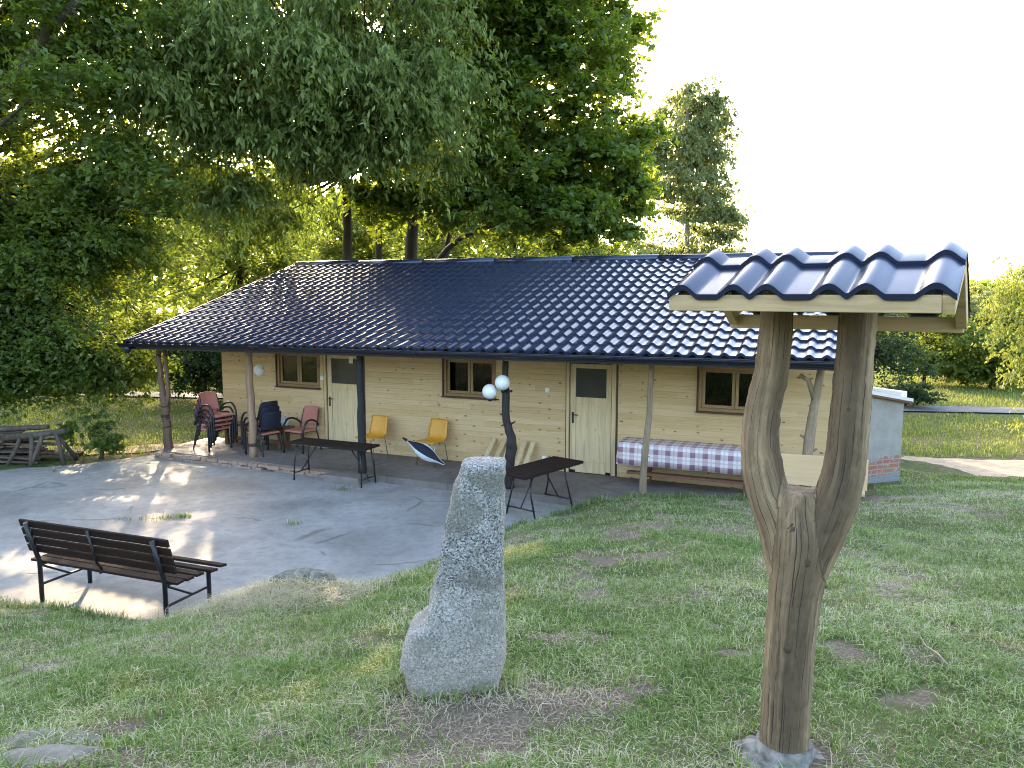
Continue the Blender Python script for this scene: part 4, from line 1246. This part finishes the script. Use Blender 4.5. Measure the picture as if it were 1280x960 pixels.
# low bench with a plastic bag behind the stacked chairs
lb = empty('low_bench', W(-7.75, .35, .12), HYAW); tag(lb, 'low brown bench along the wall behind the stacked armchairs', 'bench')
mb = MB(); mb.box((0, 0, .44), (1.75, .36, .04)); mb.build('seat', M['brown_leg'], lb, .005)
for x in (-.72, .72):
    mb = MB(); mb.box((x, -.12, .21), (.07, .07, .42)); mb.build('leg', M['brown_leg'], lb, .004)
    mb = MB(); mb.box((x, .12, .21), (.07, .07, .42)); mb.build('leg', M['brown_leg'], lb, .004)
mb = MB(); mb.box((0, .0, .12), (1.4, .05, .06)); mb.build('stretcher', M['brown_leg'], lb)
mb = MB(); blob(mb, (0, 0, .085), .17, 5.5, (1.3, .8, .68), 26, 16, .5, 3.2)
pb = mb.build('plastic_bag', M['white_cloth'], None, 0, W(-7.12, .4, .6)); tag(pb, 'crumpled white plastic bag on the low brown bench', 'bag')

# leaning offcuts
PL = [(-2.43, -2.27), (-2.22, -2.05), (-2.0, -1.92), (-1.74, -1.64), (-1.57, -1.47)]
pls = ['pale plank offcut leaning leftmost beside the crooked dark post', 'orange toned plank offcut leaning second from the left', 'whitish plank offcut leaning just left of the crooked post', 'narrow plank offcut leaning just right of the crooked post', 'plank offcut leaning rightmost of the five']
for k, (u0, u1) in enumerate(PL):
    mb = MB(); a = Vector((u0, -.3, .135)); b = Vector((u1, -.05, .64)); d = b - a
    q = d.to_track_quat('Z', 'Y').to_matrix()
    mb.box((0, 0, 0), (.1, .03, d.length), q)
    c = (a + b) / 2
    o = mb.build('plank', M['pine_z'] if k % 2 else M['door'], None, .002, (0, 0, 0))
    o.location = W(c.x, -c.y, c.z); o.rotation_euler = (0, 0, HYAW)
    tag(o, pls[k], 'plank', 'plank offcuts leaning on the pine wall')

# globes on the crooked post
for (u, n_, z, lab) in ((-1.36, 1.66, 1.9, 'upper white globe lamp hung on the crooked dark post'), (-1.6, 1.64, 1.74, 'lower white globe lamp hung left of the crooked dark post')):
    g = empty('globe_lamp', W(u, n_, z), HYAW); tag(g, lab, 'lamp', 'white globe lamps on the porch post')
    mb = MB(); mb.sphere((0, 0, 0), .125, 28, 18); mb.build('globe', M['white'], g)
    mb = MB(); mb.tube([(0, 0, -.118), (0, .01, -.155)], [.03, .034], 10); mb.tube([(0, .01, -.14), (.1 if u < -1.5 else .04, .13, -.14)], .01, 6); mb.build('bracket', M['black'], g)

# long table with a checked oilcloth
lt = empty('long_table', W(1.55, .36, .12), HYAW); tag(lt, 'long brown table under the checked cloth by the right hand window'.replace('right hand window', 'wide window'), 'table')
mb = MB(); mb.box((0, 0, .72), (2.4, .52, .035)); mb.build('top', M['brown_leg'], lt)
for x in (-.82, .82):
    for y in (-.18, .18):
        mb = MB(); mb.box((x, y, .35), (.07, .07, .7)); mb.build('leg', M['brown_leg'], lt, .004)
mb = MB(); mb.box((0, -.2, .24), (2.2, .13, .04)); mb.build('stretcher', M['brown_leg'], lt)
me = bpy.data.meshes.new('tablecloth'); bm = bmesh.new(); uvl = bm.loops.layers.uv.new('UVMap')
NU = 110; path = [(.29, -.12), (.28, 0.), (.262, .008), (.0, .008), (-.262, .008), (-.275, -.0), (-.285, -.12), (-.29, -.25), (-.293, -.36)]
cum = [0.]
for i in range(1, len(path)): cum.append(cum[-1] + math.hypot(path[i][0] - path[i - 1][0], path[i][1] - path[i - 1][1]))
grid = []
for i in range(NU + 1):
    x = -1.25 + 2.5 * i / NU; row = []
    for (y, z) in path:
        sag = max(0, -z)
        endd = min(i, NU - i) * 2.5 / NU
        dr = -.3 * max(0, 1 - endd / .03) if endd < .03 and z > -.01 else 0
        row.append(bm.verts.new((x, y + sag * .05 * math.sin(x * 9.) * (1 if y < 0 else .3), .74 + z)))
    grid.append(row)
for i in range(NU):
    for j in range(len(path) - 1):
        f = bm.faces.new((grid[i][j], grid[i][j + 1], grid[i + 1][j + 1], grid[i + 1][j])); f.smooth = True
        for lp, (a, b) in zip(f.loops, ((i, j), (i, j + 1), (i + 1, j + 1), (i + 1, j))):
            lp[uvl].uv = (2.5 * a / NU, cum[b] + .05)
# hanging ends
for i, sgn in ((0, -1), (NU, 1)):
    top = grid[i]; low = [bm.verts.new((v.co.x + sgn * .03, v.co.y, max(.42, min(v.co.z, .74) - .3) if v.co.z > .6 else v.co.z - .01)) for v in top]
    for j in range(len(path) - 1):
        f = bm.faces.new((top[j], low[j], low[j + 1], top[j + 1]) if sgn > 0 else (top[j], top[j + 1], low[j + 1], low[j]))
        for lp in f.loops: lp[uvl].uv = (lp.vert.co.y + .5, lp.vert.co.z)
bm.to_mesh(me); bm.free(); me.materials.append(M['check'])
tc = bpy.data.objects.new('tablecloth', me); COL.objects.link(tc); tc.location = W(1.55, .36, .12); tc.rotation_euler = (0, 0, HYAW)
sd = tc.modifiers.new('cloth', 'SOLIDIFY'); sd.thickness = .003
tag(tc, 'purple and white checked oilcloth covering the long table', 'tablecloth')

# bench with a board back at the far post
wb = empty('board_bench', W(3.42, 1.55, .12), HYAW); tag(wb, 'bench with a broad pale board for a back, beside the branched post', 'bench')
mb = MB(); mb.box((0, -.16, .77), (1.34, .03, .43)); mb.build('back_board', M['plywood'], wb, .004)
mb = MB(); mb.box((0, .14, .46), (1.3, .34, .035)); mb.build('seat', M['plywood'], wb, .004)
for x in (-.4, .3):
    mb = MB(); mb.box((x, -.12, .4), (.06, .05, .8)); mb.build('leg', M['pine_z'], wb)
    mb = MB(); mb.box((x, .26, .22), (.06, .05, .44)); mb.build('leg', M['pine_z'], wb)

# ------------------------------------------------------------------ pile of old planks and a log trestle
rg = random.Random(4)
wp = ['gray weathered plank low in the pile beside the trestle', 'gray weathered plank in the middle of the pile beside the trestle', 'gray weathered plank near the top of the pile beside the trestle']
for k in range(30):
    lay = k // 5
    L_ = rg.uniform(1.8, 2.6) * (1 - .05 * lay)
    mb = MB(); mb.box((0, 0, 0), (L_, rg.uniform(.11, .18), .035), None, 0, .012)
    x = -10.35 + rg.uniform(-.35, .35) - lay * .12; y = 15.05 + (k % 5) * .2 + rg.uniform(-.06, .06)
    o = mb.build('old_plank', M['gray_plank'], None, 0, (x, y, .05 + lay * .085 + rg.uniform(0, .02)))
    o.rotation_euler = (rg.uniform(-.1, .1), rg.uniform(-.035, .05), rg.uniform(-.12, .12))
    tag(o, wp[min(2, lay // 2)], 'plank', 'weathered planks piled at the patio corner ' + ('low' if lay < 2 else 'middle' if lay < 4 else 'top'))
tl = empty('log_trestle', (-9.15, 14.9, 0), rad(-4)); tag(tl, 'crude log trestle standing at the end of the plank pile', 'trestle')
mb = MB(); mb.tube([(-.95, .1, .5), (-.2, .02, .58), (.42, 0, .68)], [.075, .07, .055], 10, wob=.08); mb.build('rail', M['log'], tl)
for (p, q) in (((.22, -.03, .66), (.36, -.05, 0.)), ((-.05, 0, .62), (-.22, -.2, 0.)), ((-.3, 0, .6), (-.2, -.22, 0)), ((.15, .04, .64), (.3, .45, 0)), ((-.55, .05, .55), (-.7, -.2, 0))):
    mb = MB(); mb.tube([p, ((p[0] + q[0]) / 2 + .01, (p[1] + q[1]) / 2, (p[2] + q[2]) / 2), q], [.04, .042, .04], 8, wob=.08); mb.build('leg', M['log'], tl)
mb = MB(); mb.tube([(-.75, .05, .02), (0, 0, .06), (.75, -.03, .1)], [.06, .06, .05], 10, wob=.08)
lg = mb.build('loose_log', M['log'], None, 0, (-9.95, 15.1, .62)); tag(lg, 'short gray log lying across the top of the plank pile', 'log')

# ------------------------------------------------------------------ trees
TG = 'tall trees behind the lodge'
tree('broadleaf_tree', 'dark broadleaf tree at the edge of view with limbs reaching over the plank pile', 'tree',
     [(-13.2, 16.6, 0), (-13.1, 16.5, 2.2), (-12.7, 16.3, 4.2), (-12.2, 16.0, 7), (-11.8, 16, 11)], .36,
     [(-9.6, 14.8, 7.4, 3.2, 2.6, 2.6, 120), (-9.8, 15.2, 10.5, 3.6, 3, 2.2, 90), (-10.3, 16.3, 3.9, 2.3, 1.6, 1.9, 125), (-9.2, 16.2, 2.3, .9, .8, .8, 22), (-8.5, 17.2, 1.75, .7, .7, .5, 10), (-11.2, 15.6, 2.0, 1.6, .8, 1.3, 50), (-7.9, 15.6, 5.6, 1.9, 1.4, 1.3, 60), (-9.0, 16.5, 4.6, 1.6, 1.2, 1.5, 50), (-8.2, 15.2, 8.8, 2.4, 1.8, 2.2, 90), (-10.6, 16.6, 1.95, 1.7, .9, .75, 80), (-9.1, 16.9, 1.75, 1.0, .8, .5, 30), (-10, 17, 14, 4.5, 4, 3, 110), (-16.5, 14, 6.5, 3, 3, 4, 110)],  # last two lobes lie out of view, added to darken roof and window reflections
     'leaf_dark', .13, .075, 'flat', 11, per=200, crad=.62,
     limbs=[([(-12.9, 16.4, 3.4), (-11.2, 15.2, 5.0), (-9.6, 14.4, 6.35), (-8.1, 13.9, 7.75), (-6.9, 13.8, 8.7)], .2, .06), ([(-12.6, 16.2, 4.6), (-10.6, 15.2, 6.6), (-8.9, 14.6, 7.6)], .12, .03)])
tree('hanging_leaf_tree', 'large tree with long hanging leaves whose crown overhangs the lodge roof', 'tree',
     [(-4.92, 23, 0), (-4.9, 23, 3), (-4.8, 22.8, 6), (-4.7, 21.5, 9), (-4.6, 19.5, 11.5)], .2,
     [(-4.4, 17.0, 8.5, 3.5, 2.6, 2.6, 200), (-6.9, 16.6, 7.6, 2.0, 2.2, 2.3, 75), (-4.6, 18.5, 11.6, 4, 3, 2.6, 140), (-2.2, 17.4, 7.4, 1.5, 1.6, 1.6, 40), (-4.4, 17.0, 6.9, 3.0, 1.6, .6, 40), (-7.4, 21.5, 6.0, 1.8, 1.2, 1.0, 40), (-6.1, 17.2, 5.6, .9, .7, .4, 16), (-4.6, 20, 15.5, 5, 4, 3.2, 130)],  # last three lobes added to block sun on the lawn and darken roof reflections
     'leaf_hang', .185, .066, 'hang', 12, group=TG, per=185, crad=.75)
tree('slim_tree', 'slimmer tree with a straight dark trunk between the thicker ones', 'tree',
     [(-4.32, 25, 0), (-4.3, 25, 3), (-4.2, 24.8, 6), (-3.9, 24.5, 10)], .18,
     [(-4.0, 23.5, 9.5, 3.2, 2.2, 3.2, 90)], 'leaf_dark', .16, .09, 'flat', 13, group=TG, per=150, crad=.8)
tree('maple_tree', 'thick trunked maple whose dark crown stands against the white sky', 'tree',
     [(-3.42, 26, 0), (-3.4, 26, 3), (-3.2, 25.6, 6), (-2.2, 24.5, 9), (-1, 23.5, 12)], .3,
     [(.2, 21.5, 9.2, 3.0, 2.4, 3.6, 150), (2.3, 21.8, 7.3, 1.7, 1.7, 1.7, 52), (1.6, 21.5, 5.4, 2.2, 1.6, .95, 46), (-.9, 21, 6.2, 1.8, 1.7, 1.2, 34), (1.3, 21.8, 11.8, 2.0, 2.2, 2.6, 70), (2.6, 21.8, 10.0, .9, 1.1, 1.2, 20), (3.35, 22.2, 6.2, .7, .8, .9, 14), (-3.3, 21.5, 6.1, 1.3, .8, .7, 24), (-1.0, 20.5, 11.2, 2, 2.4, 2.6, 60), (-.6, 23, 16, 3.4, 3, 3, 100)],  # one low lobe added to block sun, the topmost to darken roof reflections
     'leaf_maple', .19, .15, 'flat', 14, group=TG, per=150, crad=.68,
     limbs=[([(-3.4, 26, 2.2), (-2.6, 24.5, 3.9), (-1.7, 23.3, 4.9), (-.4, 22.5, 5.35), (1.2, 22, 5.6)], .13, .03), ([(-3.4, 26, 1.5), (-2.4, 25, 3.8), (-1.9, 24, 5.3), (-1.4, 23, 6.5)], .1, .03), ([(-3.2, 25.8, 6), (-.8, 23.5, 7.5), (1.5, 22, 8.5)], .12, .03), ([(-2.5, 24.8, 8.5), (-.2, 22.5, 9.8), (1.8, 22, 10.6)], .1, .03)])
tree('leaning_tree', 'leaning dark tree just right of the thick maple trunk', 'tree',
     [(-2.62, 27, 0), (-2.6, 27, 3), (-2.2, 27, 5), (-1.6, 27, 8.5)], .16,
     [(-1.6, 26.5, 8.6, 2.6, 1.8, 2.2, 60)], 'leaf_maple', .18, .14, 'flat', 15, group=TG, per=130, crad=.8)
tree('birch_tree', 'tall airy birch standing alone against the white sky', 'tree',
     [(8.0, 35, 0), (7.9, 35, 4), (7.8, 35, 8), (7.7, 35, 12.6)], .17,
     [(7.6, 35, 10.8, 1.3, 1.2, 2.2, 75), (7.1, 35, 7.6, 2.1, 1.5, 2.4, 110), (8.9, 35, 9.3, .9, 1.1, 2.9, 60), (9.7, 35, 6.2, .75, 1., 1.6, 34), (7.9, 35, 4.6, 2.9, 1.6, 1.4, 90), (8.7, 35, 12.0, .6, .8, .7, 12), (6.2, 35, 9.6, .7, .7, 1.3, 22), (5.8, 35, 5.6, 1.2, 1, 1.6, 40), (8.0, 35, 5.9, 1.7, 1.2, 1.3, 60), (7.9, 35, 6.8, 2.0, 1.3, 1.2, 90)],
     'leaf_birch', .16, .1, 'hang', 16, bark='birch_bark', per=122, crad=.62, branch=False)
EG = 'sunlit trees behind the lodge'
spots = [(-17.5, 27, 8.5, 3.2, 'sunlit yellow green tree far out behind the plank pile'), (-13.6, 26, 8.0, 2.8, 'sunlit tree behind the forked porch post'), (-9.6, 27.5, 8.2, 2.9, 'sunlit tree behind the lower end of the roof slope'), (-6.4, 31, 9.0, 3.0, 'bright green tree seen left of the straight trunks'),
         (-3.2, 33, 9.6, 3.0, 'bright green tree seen between the straight trunks'), (0.2, 32, 9.0, 3.0, 'bright yellow green tree seen under the maple crown'), (3.4, 33, 8.4, 2.9, 'sunlit tree between the maple and the birch'), (-22, 33, 11, 4.0, 'tall tree in the gap at the edge of view')]
for i, (x, y, h, r, lab) in enumerate(spots):
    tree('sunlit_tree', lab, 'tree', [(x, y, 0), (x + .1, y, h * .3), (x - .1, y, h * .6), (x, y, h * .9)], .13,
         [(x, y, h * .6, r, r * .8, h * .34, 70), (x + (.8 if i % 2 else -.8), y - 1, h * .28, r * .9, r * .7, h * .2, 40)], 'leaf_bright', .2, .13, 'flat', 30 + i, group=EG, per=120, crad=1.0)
def shrub(x, y, h, r, lab, leaf, L, Wd, n, seed, name='shrub', group=None, per=120, crad=.5, mode='flat', bark='bark'):
    return tree(name, lab, 'shrub' if name != 'young_tree' else 'tree', [(x, y, float(gz(x, y)) - .02), (x + .05, y, h * .35), (x, y, h * .75)], .035 + .012 * h, [(x, y, h * .55, r, r * .85, h * .42, n), (x + .3 * r, y - .2 * r, h * .32, r * .9, r * .8, h * .26, n // 2)], leaf, L, Wd, mode, seed, group=group, per=per, crad=crad, bark=bark)
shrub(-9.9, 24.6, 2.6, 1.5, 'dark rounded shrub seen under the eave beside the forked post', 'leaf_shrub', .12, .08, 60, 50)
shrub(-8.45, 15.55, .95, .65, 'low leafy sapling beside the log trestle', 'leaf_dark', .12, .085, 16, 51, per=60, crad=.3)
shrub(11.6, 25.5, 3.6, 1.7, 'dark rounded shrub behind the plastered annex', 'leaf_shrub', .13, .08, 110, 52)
shrub(11.8, 22.9, .75, .8, 'low dark bush in front of the big dark shrub', 'leaf_shrub', .1, .07, 26, 53, per=90, crad=.35)
shrub(7.2, 23.5, 4.2, 2.4, 'dense green shrub behind the gable end, mostly hidden by the shelter roof', 'leaf_maple', .15, .1, 120, 54)
shrub(15.6, 29, 3.0, 1.6, 'yellow green shrub in sunlight on the far side of the road', 'leaf_bright', .15, .1, 80, 55)
shrub(18.2, 31, 3.9, 2.0, 'gray green shrub standing highest on the far side of the road', 'leaf_birch', .14, .09, 100, 56)
shrub(17.2, 27.5, 2.3, 1.3, 'small bright shrub before the taller ones across the road', 'leaf_bright', .14, .09, 60, 57)
shrub(20.5, 30, 4.6, 2.2, 'dark green shrub half hidden behind the pale willow', 'leaf_maple', .15, .1, 100, 58)
tree('willow', 'pale yellow green willow bush hanging over the lawn at the edge of view', 'tree', [(13.2, 18.3, 0), (13.1, 18.2, 1.5), (13.2, 18.2, 3.6)], .1,
     [(13.0, 18, 3.1, 1.75, 1.5, 1.5, 110), (12.7, 17.6, 1.7, 1.5, 1.3, 1.0, 80), (13.4, 18.2, 4.5, 1.0, 1.0, .8, 30), (12.4, 17.3, .9, 1.0, .8, .5, 25)], 'leaf_willow', .1, .05, 'hang', 60, per=150, crad=.5)
# far wood, one mass
rng = np.random.default_rng(77)
nf = 60000
P = np.stack([rng.uniform(-90, 90, nf), rng.uniform(52, 60, nf), np.zeros(nf)], 1)
top = 3.2 + 1.6 * vnoise(P[:, 0], P[:, 0] * 0, .25, 4) + 1.0 * vnoise(P[:, 0], P[:, 0] * 0, .9, 6) + 6.5 * (1 - sst(-6, 14, P[:, 0]))
P[:, 2] = rng.random(nf) ** .8 * top
A = rng.normal(size=(nf, 3)); Nr = rng.normal(size=(nf, 3)) + np.array([0, -.6, .6])
nb = 30000  # unseen bands beyond the view, added to darken the window reflections
P2 = np.stack([rng.uniform(-110, 110, nb), rng.uniform(-52, -42, nb), np.zeros(nb)], 1)
P2[:, 2] = rng.random(nb) ** .8 * (9 + 5 * vnoise(P2[:, 0], P2[:, 0] * 0, .12, 8) + 2 * vnoise(P2[:, 0], P2[:, 0] * 0, .7, 9))
P3_ = np.stack([rng.uniform(-75, -62, 15000), rng.uniform(-45, 55, 15000), rng.random(15000) ** .8 * 13], 1)
P = np.concatenate([P, P2, P3_]); nf = len(P); A = rng.normal(size=(nf, 3)); Nr = rng.normal(size=(nf, 3)) + np.array([0, -.6, .6])
fw = leaf_mesh('far_wood', P, A, Nr, rng.uniform(.5, .9, nf), rng.uniform(.4, .7, nf), M['leaf_maple'], None)
tag(fw, kind='stuff')

# ------------------------------------------------------------------ grass
def blades(name, X, Y, h, wd, mat, lean=.5, seed=1, flat=0., z=None):
    rng = np.random.default_rng(seed); n = len(X)
    Z = gz(X, Y) - .006 if z is None else np.full(n, z)
    B = np.stack([X, Y, Z], 1)
    az = rng.uniform(0, 2 * PI, n); D = np.stack([np.cos(az), np.sin(az), np.zeros(n)], 1)
    az2 = az + PI / 2 + rng.uniform(-.5, .5, n); Sd = np.stack([np.cos(az2), np.sin(az2), np.zeros(n)], 1)
    ln = rng.uniform(.15, 1., n) * lean; ln = ln[:, None]; h = h[:, None]; wd = wd[:, None]
    m = B + D * h * ln * .35 + np.array([0, 0, 1]) * h * (.6 - .3 * flat)
    t_ = B + D * h * ln * (1. + flat) + np.array([0, 0, 1]) * h * (1. - .35 * ln - flat * .6)
    v = np.stack([B - Sd * wd * .5, B + Sd * wd * .5, m + Sd * wd * .42, m - Sd * wd * .42, t_ + Sd * wd * .08, t_ - Sd * wd * .08], 1).reshape(-1, 3)
    b = (np.arange(n) * 6)[:, None]
    f = np.concatenate([b + np.array([0, 1, 2, 3]), b + np.array([3, 2, 4, 5])], 1).ravel()
    o = np_mesh(name, v, f, 4, mat)
    return tag(o, kind='stuff')
rng = np.random.default_rng(99)
def in_house(X, Y):
    dx, dy = X - P0[0], Y - P0[1]
    u = dx * U[0] + dy * U[1]; n = dx * Nn[0] + dy * Nn[1]
    return (u > -9.5) & (u < 4.25) & (n < 1.72) & (n > -7)
def scatter(n, y0, y1, k0, k1, bare=True):
    Y = np.sqrt(rng.uniform(y0 * y0, y1 * y1, n)); X = Y * rng.uniform(k0, k1, n)
    e = np.interp(X, EX, EY)
    d = dirt(X, Y) + .9 * (vnoise(X, Y, 5., 21) - .5) * (dirt(X, Y) > .02)
    thin = .35 + .95 * vnoise(X, Y, 1.3, 22) * .6 + .5 * vnoise(X, Y, 4.5, 23)
    ok = (Y < e - .05) & ((rng.random(n) > d * 1.15) | (not bare)) & (rng.random(n) < thin) & ~in_house(X, Y)
    ok &= ~(((X + .28) / .27) ** 2 + ((Y - 3.6) / .2) ** 2 < 1) & ~((X - SX) ** 2 + (Y - SY) ** 2 < .17 ** 2)
    return X[ok], Y[ok]
X1, Y1 = scatter(180000, 2.0, 4.6, -.86, .95); X2, Y2 = scatter(185000, 4.6, 8., -.86, .95); X3, Y3 = scatter(195000, 8., 14.5, -.3, .95)
X4 = rng.uniform(4.6, 15, 60000); Y4 = rng.uniform(11.2, 14.3, 60000)
dx4, dy4 = X4 - P0[0], Y4 - P0[1]; u4 = dx4 * U[0] + dy4 * U[1]; n4 = dx4 * Nn[0] + dy4 * Nn[1]
k4 = (Y4 > np.interp(X4, EX, EY) - .1) & ~in_house(X4, Y4) & (Y4 < np.interp(X4, [5, 6.9, 7.6, 9.3, 12, 17], [14.6, 14.5, 14.15, 13.95, 13.75, 13.55]) + .3 * (vnoise(X4, Y4, 2.2, 64) - .5)) & ~((u4 > 3.75) & (n4 > -3.2) & (n4 < -.25) & (X4 < 6.75) & (Y4 > 12.85))
X = np.concatenate([X1, X2, X3, X4[k4]]); Y = np.concatenate([Y1, Y2, Y3, Y4[k4]])
tall = .45 + .7 * vnoise(X, Y, 2.2, 31) + .6 * vnoise(X, Y, 8., 32) ** 2
h = (.016 + .056 * rng.random(len(X)) ** 1.6) * tall
wd = rng.uniform(.0028, .0062, len(X)) * (1 + .09 * np.maximum(0, Y - 4))
blades('lawn_grass', X, Y, h * 1.12, wd, M['grass'], 1.25, 5, .22)
# dry clippings lying on the lawn
X1, Y1 = scatter(150000, 2.0, 10.5, -.86, .95, False)
k = vnoise(X1, Y1, 1.1, 41) + dirt(X1, Y1) * .35 > .47
X1, Y1 = X1[k], Y1[k]
blades('dry_clippings', X1, Y1, rng.uniform(.025, .075, len(X1)), rng.uniform(.002, .0036, len(X1)), M['hay'], 1.2, 6, .9)
# long dry grass on the bank by the rock and round the stone
n = 5000
X1 = np.concatenate([rng.normal(-2.1, .42, n), rng.normal(-.28, .3, 700)]); Y1 = np.concatenate([rng.normal(6.98, .3, n), rng.normal(3.48, .13, 700)])
k = ~(((X1 + 2.0) / .2) ** 2 + ((Y1 - 7.12) / .1) ** 2 < 1) & ~(((X1 + .28) / .27) ** 2 + ((Y1 - 3.6) / .19) ** 2 < 1)
X1, Y1 = X1[k], Y1[k]
blades('long_dry_grass', X1, Y1, rng.uniform(.05, .2, len(X1)) * np.where(Y1 < 5, .42, 1.), rng.uniform(.003, .0055, len(X1)), M['hay'], 1.5, 7, .55)
# taller tufts along the patio edge, by posts and in the slab cracks
n = 9000
X1 = rng.uniform(-5.5, 5.5, n); Y1 = np.interp(X1, EX, EY) - np.abs(rng.normal(0, .12, n)) - .12
k = vnoise(X1, Y1, 2.5, 51) > .48
X1, Y1 = X1[k], Y1[k]
a_ = rng.uniform(0, 2 * PI, 420); k = vnoise(np.cos(a_) * 3, np.sin(a_) * 3, 1.3, 52) > .42; a_ = a_[k]
q_ = 1.02 + np.abs(rng.normal(0, .16, len(a_)))
X1 = np.concatenate([X1, -.29 + .27 * q_ * np.cos(a_)]); Y1 = np.concatenate([Y1, 3.6 + .2 * q_ * np.sin(a_)])
a_ = rng.uniform(0, 2 * PI, 260); q_ = 1. + np.abs(rng.normal(0, .2, 260))
X1 = np.concatenate([X1, SX + .2 * q_ * np.cos(a_)]); Y1 = np.concatenate([Y1, SY + .19 * q_ * np.sin(a_)])
X1 = np.concatenate([X1, rng.normal(-2.0, .45, 700), rng.normal(-1.35, .25, 300)]); Y1 = np.concatenate([Y1, rng.normal(7.05, .2, 700), rng.normal(7.35, .2, 300)])
blades('edge_tufts', X1, Y1, rng.uniform(.05, .16, len(X1)) * np.where(Y1 < 5, .6, 1.), rng.uniform(.004, .007, len(X1)) * np.where(Y1 < 5, .75, 1.), M['grass'], .9, 8)
q = [(-5.15, 11.2, .13, .06, 90), (-4.95, 11.25, .06, .04, 120), (-5.5, 11.1, .2, .05, 40), (-3.2, 10.9, .07, .05, 60), (-2.9, 12.9, .12, .06, 50), (-.6, 12.95, .12, .05, 40)]
X1 = np.concatenate([rng.normal(a, c, m_) for a, b, c, d, m_ in q]); Y1 = np.concatenate([rng.normal(b, d, m_) for a, b, c, d, m_ in q])
blades('slab_weeds', X1, Y1, rng.uniform(.015, .1, len(X1)), rng.uniform(.006, .01, len(X1)), M['grass'], 1., 9, 0., 0.)
# meadow beyond the patio
n = 150000
Y1 = np.sqrt(rng.uniform(13.5 ** 2, 34 ** 2, n)); X1 = Y1 * rng.uniform(-.72, .74, n)
dx, dy = X1 - P0[0], Y1 - P0[1]; uu = dx * U[0] + dy * U[1]; nn = dx * Nn[0] + dy * Nn[1]
ok = ~((uu > -9.7) & (uu < 4.2) & (nn > -9)) & ~((X1 < -6.9) & (Y1 < 15.6 + .5 * vnoise(X1, Y1, 1.5, 61))) & ~((X1 > 6.6) & (X1 < 17.2) & (Y1 > 13.75) & (Y1 < 15.4 + .4 * vnoise(X1, Y1, 1.5, 62)))
yr = 24.1 - .1367 * (X1 - 0)
ok &= ~((Y1 > yr - 1.05) & (Y1 < yr + .45)) & ~((uu > 3.8) & (nn > -3.2) & (nn < -.3) & (X1 < 6.9))
X1, Y1 = X1[ok], Y1[ok]
blades('meadow_grass', X1, Y1, rng.uniform(.04, .13, len(X1)) * (.5 + vnoise(X1, Y1, .8, 63)), rng.uniform(.012, .022, len(X1)), M['meadow'], .8, 10)
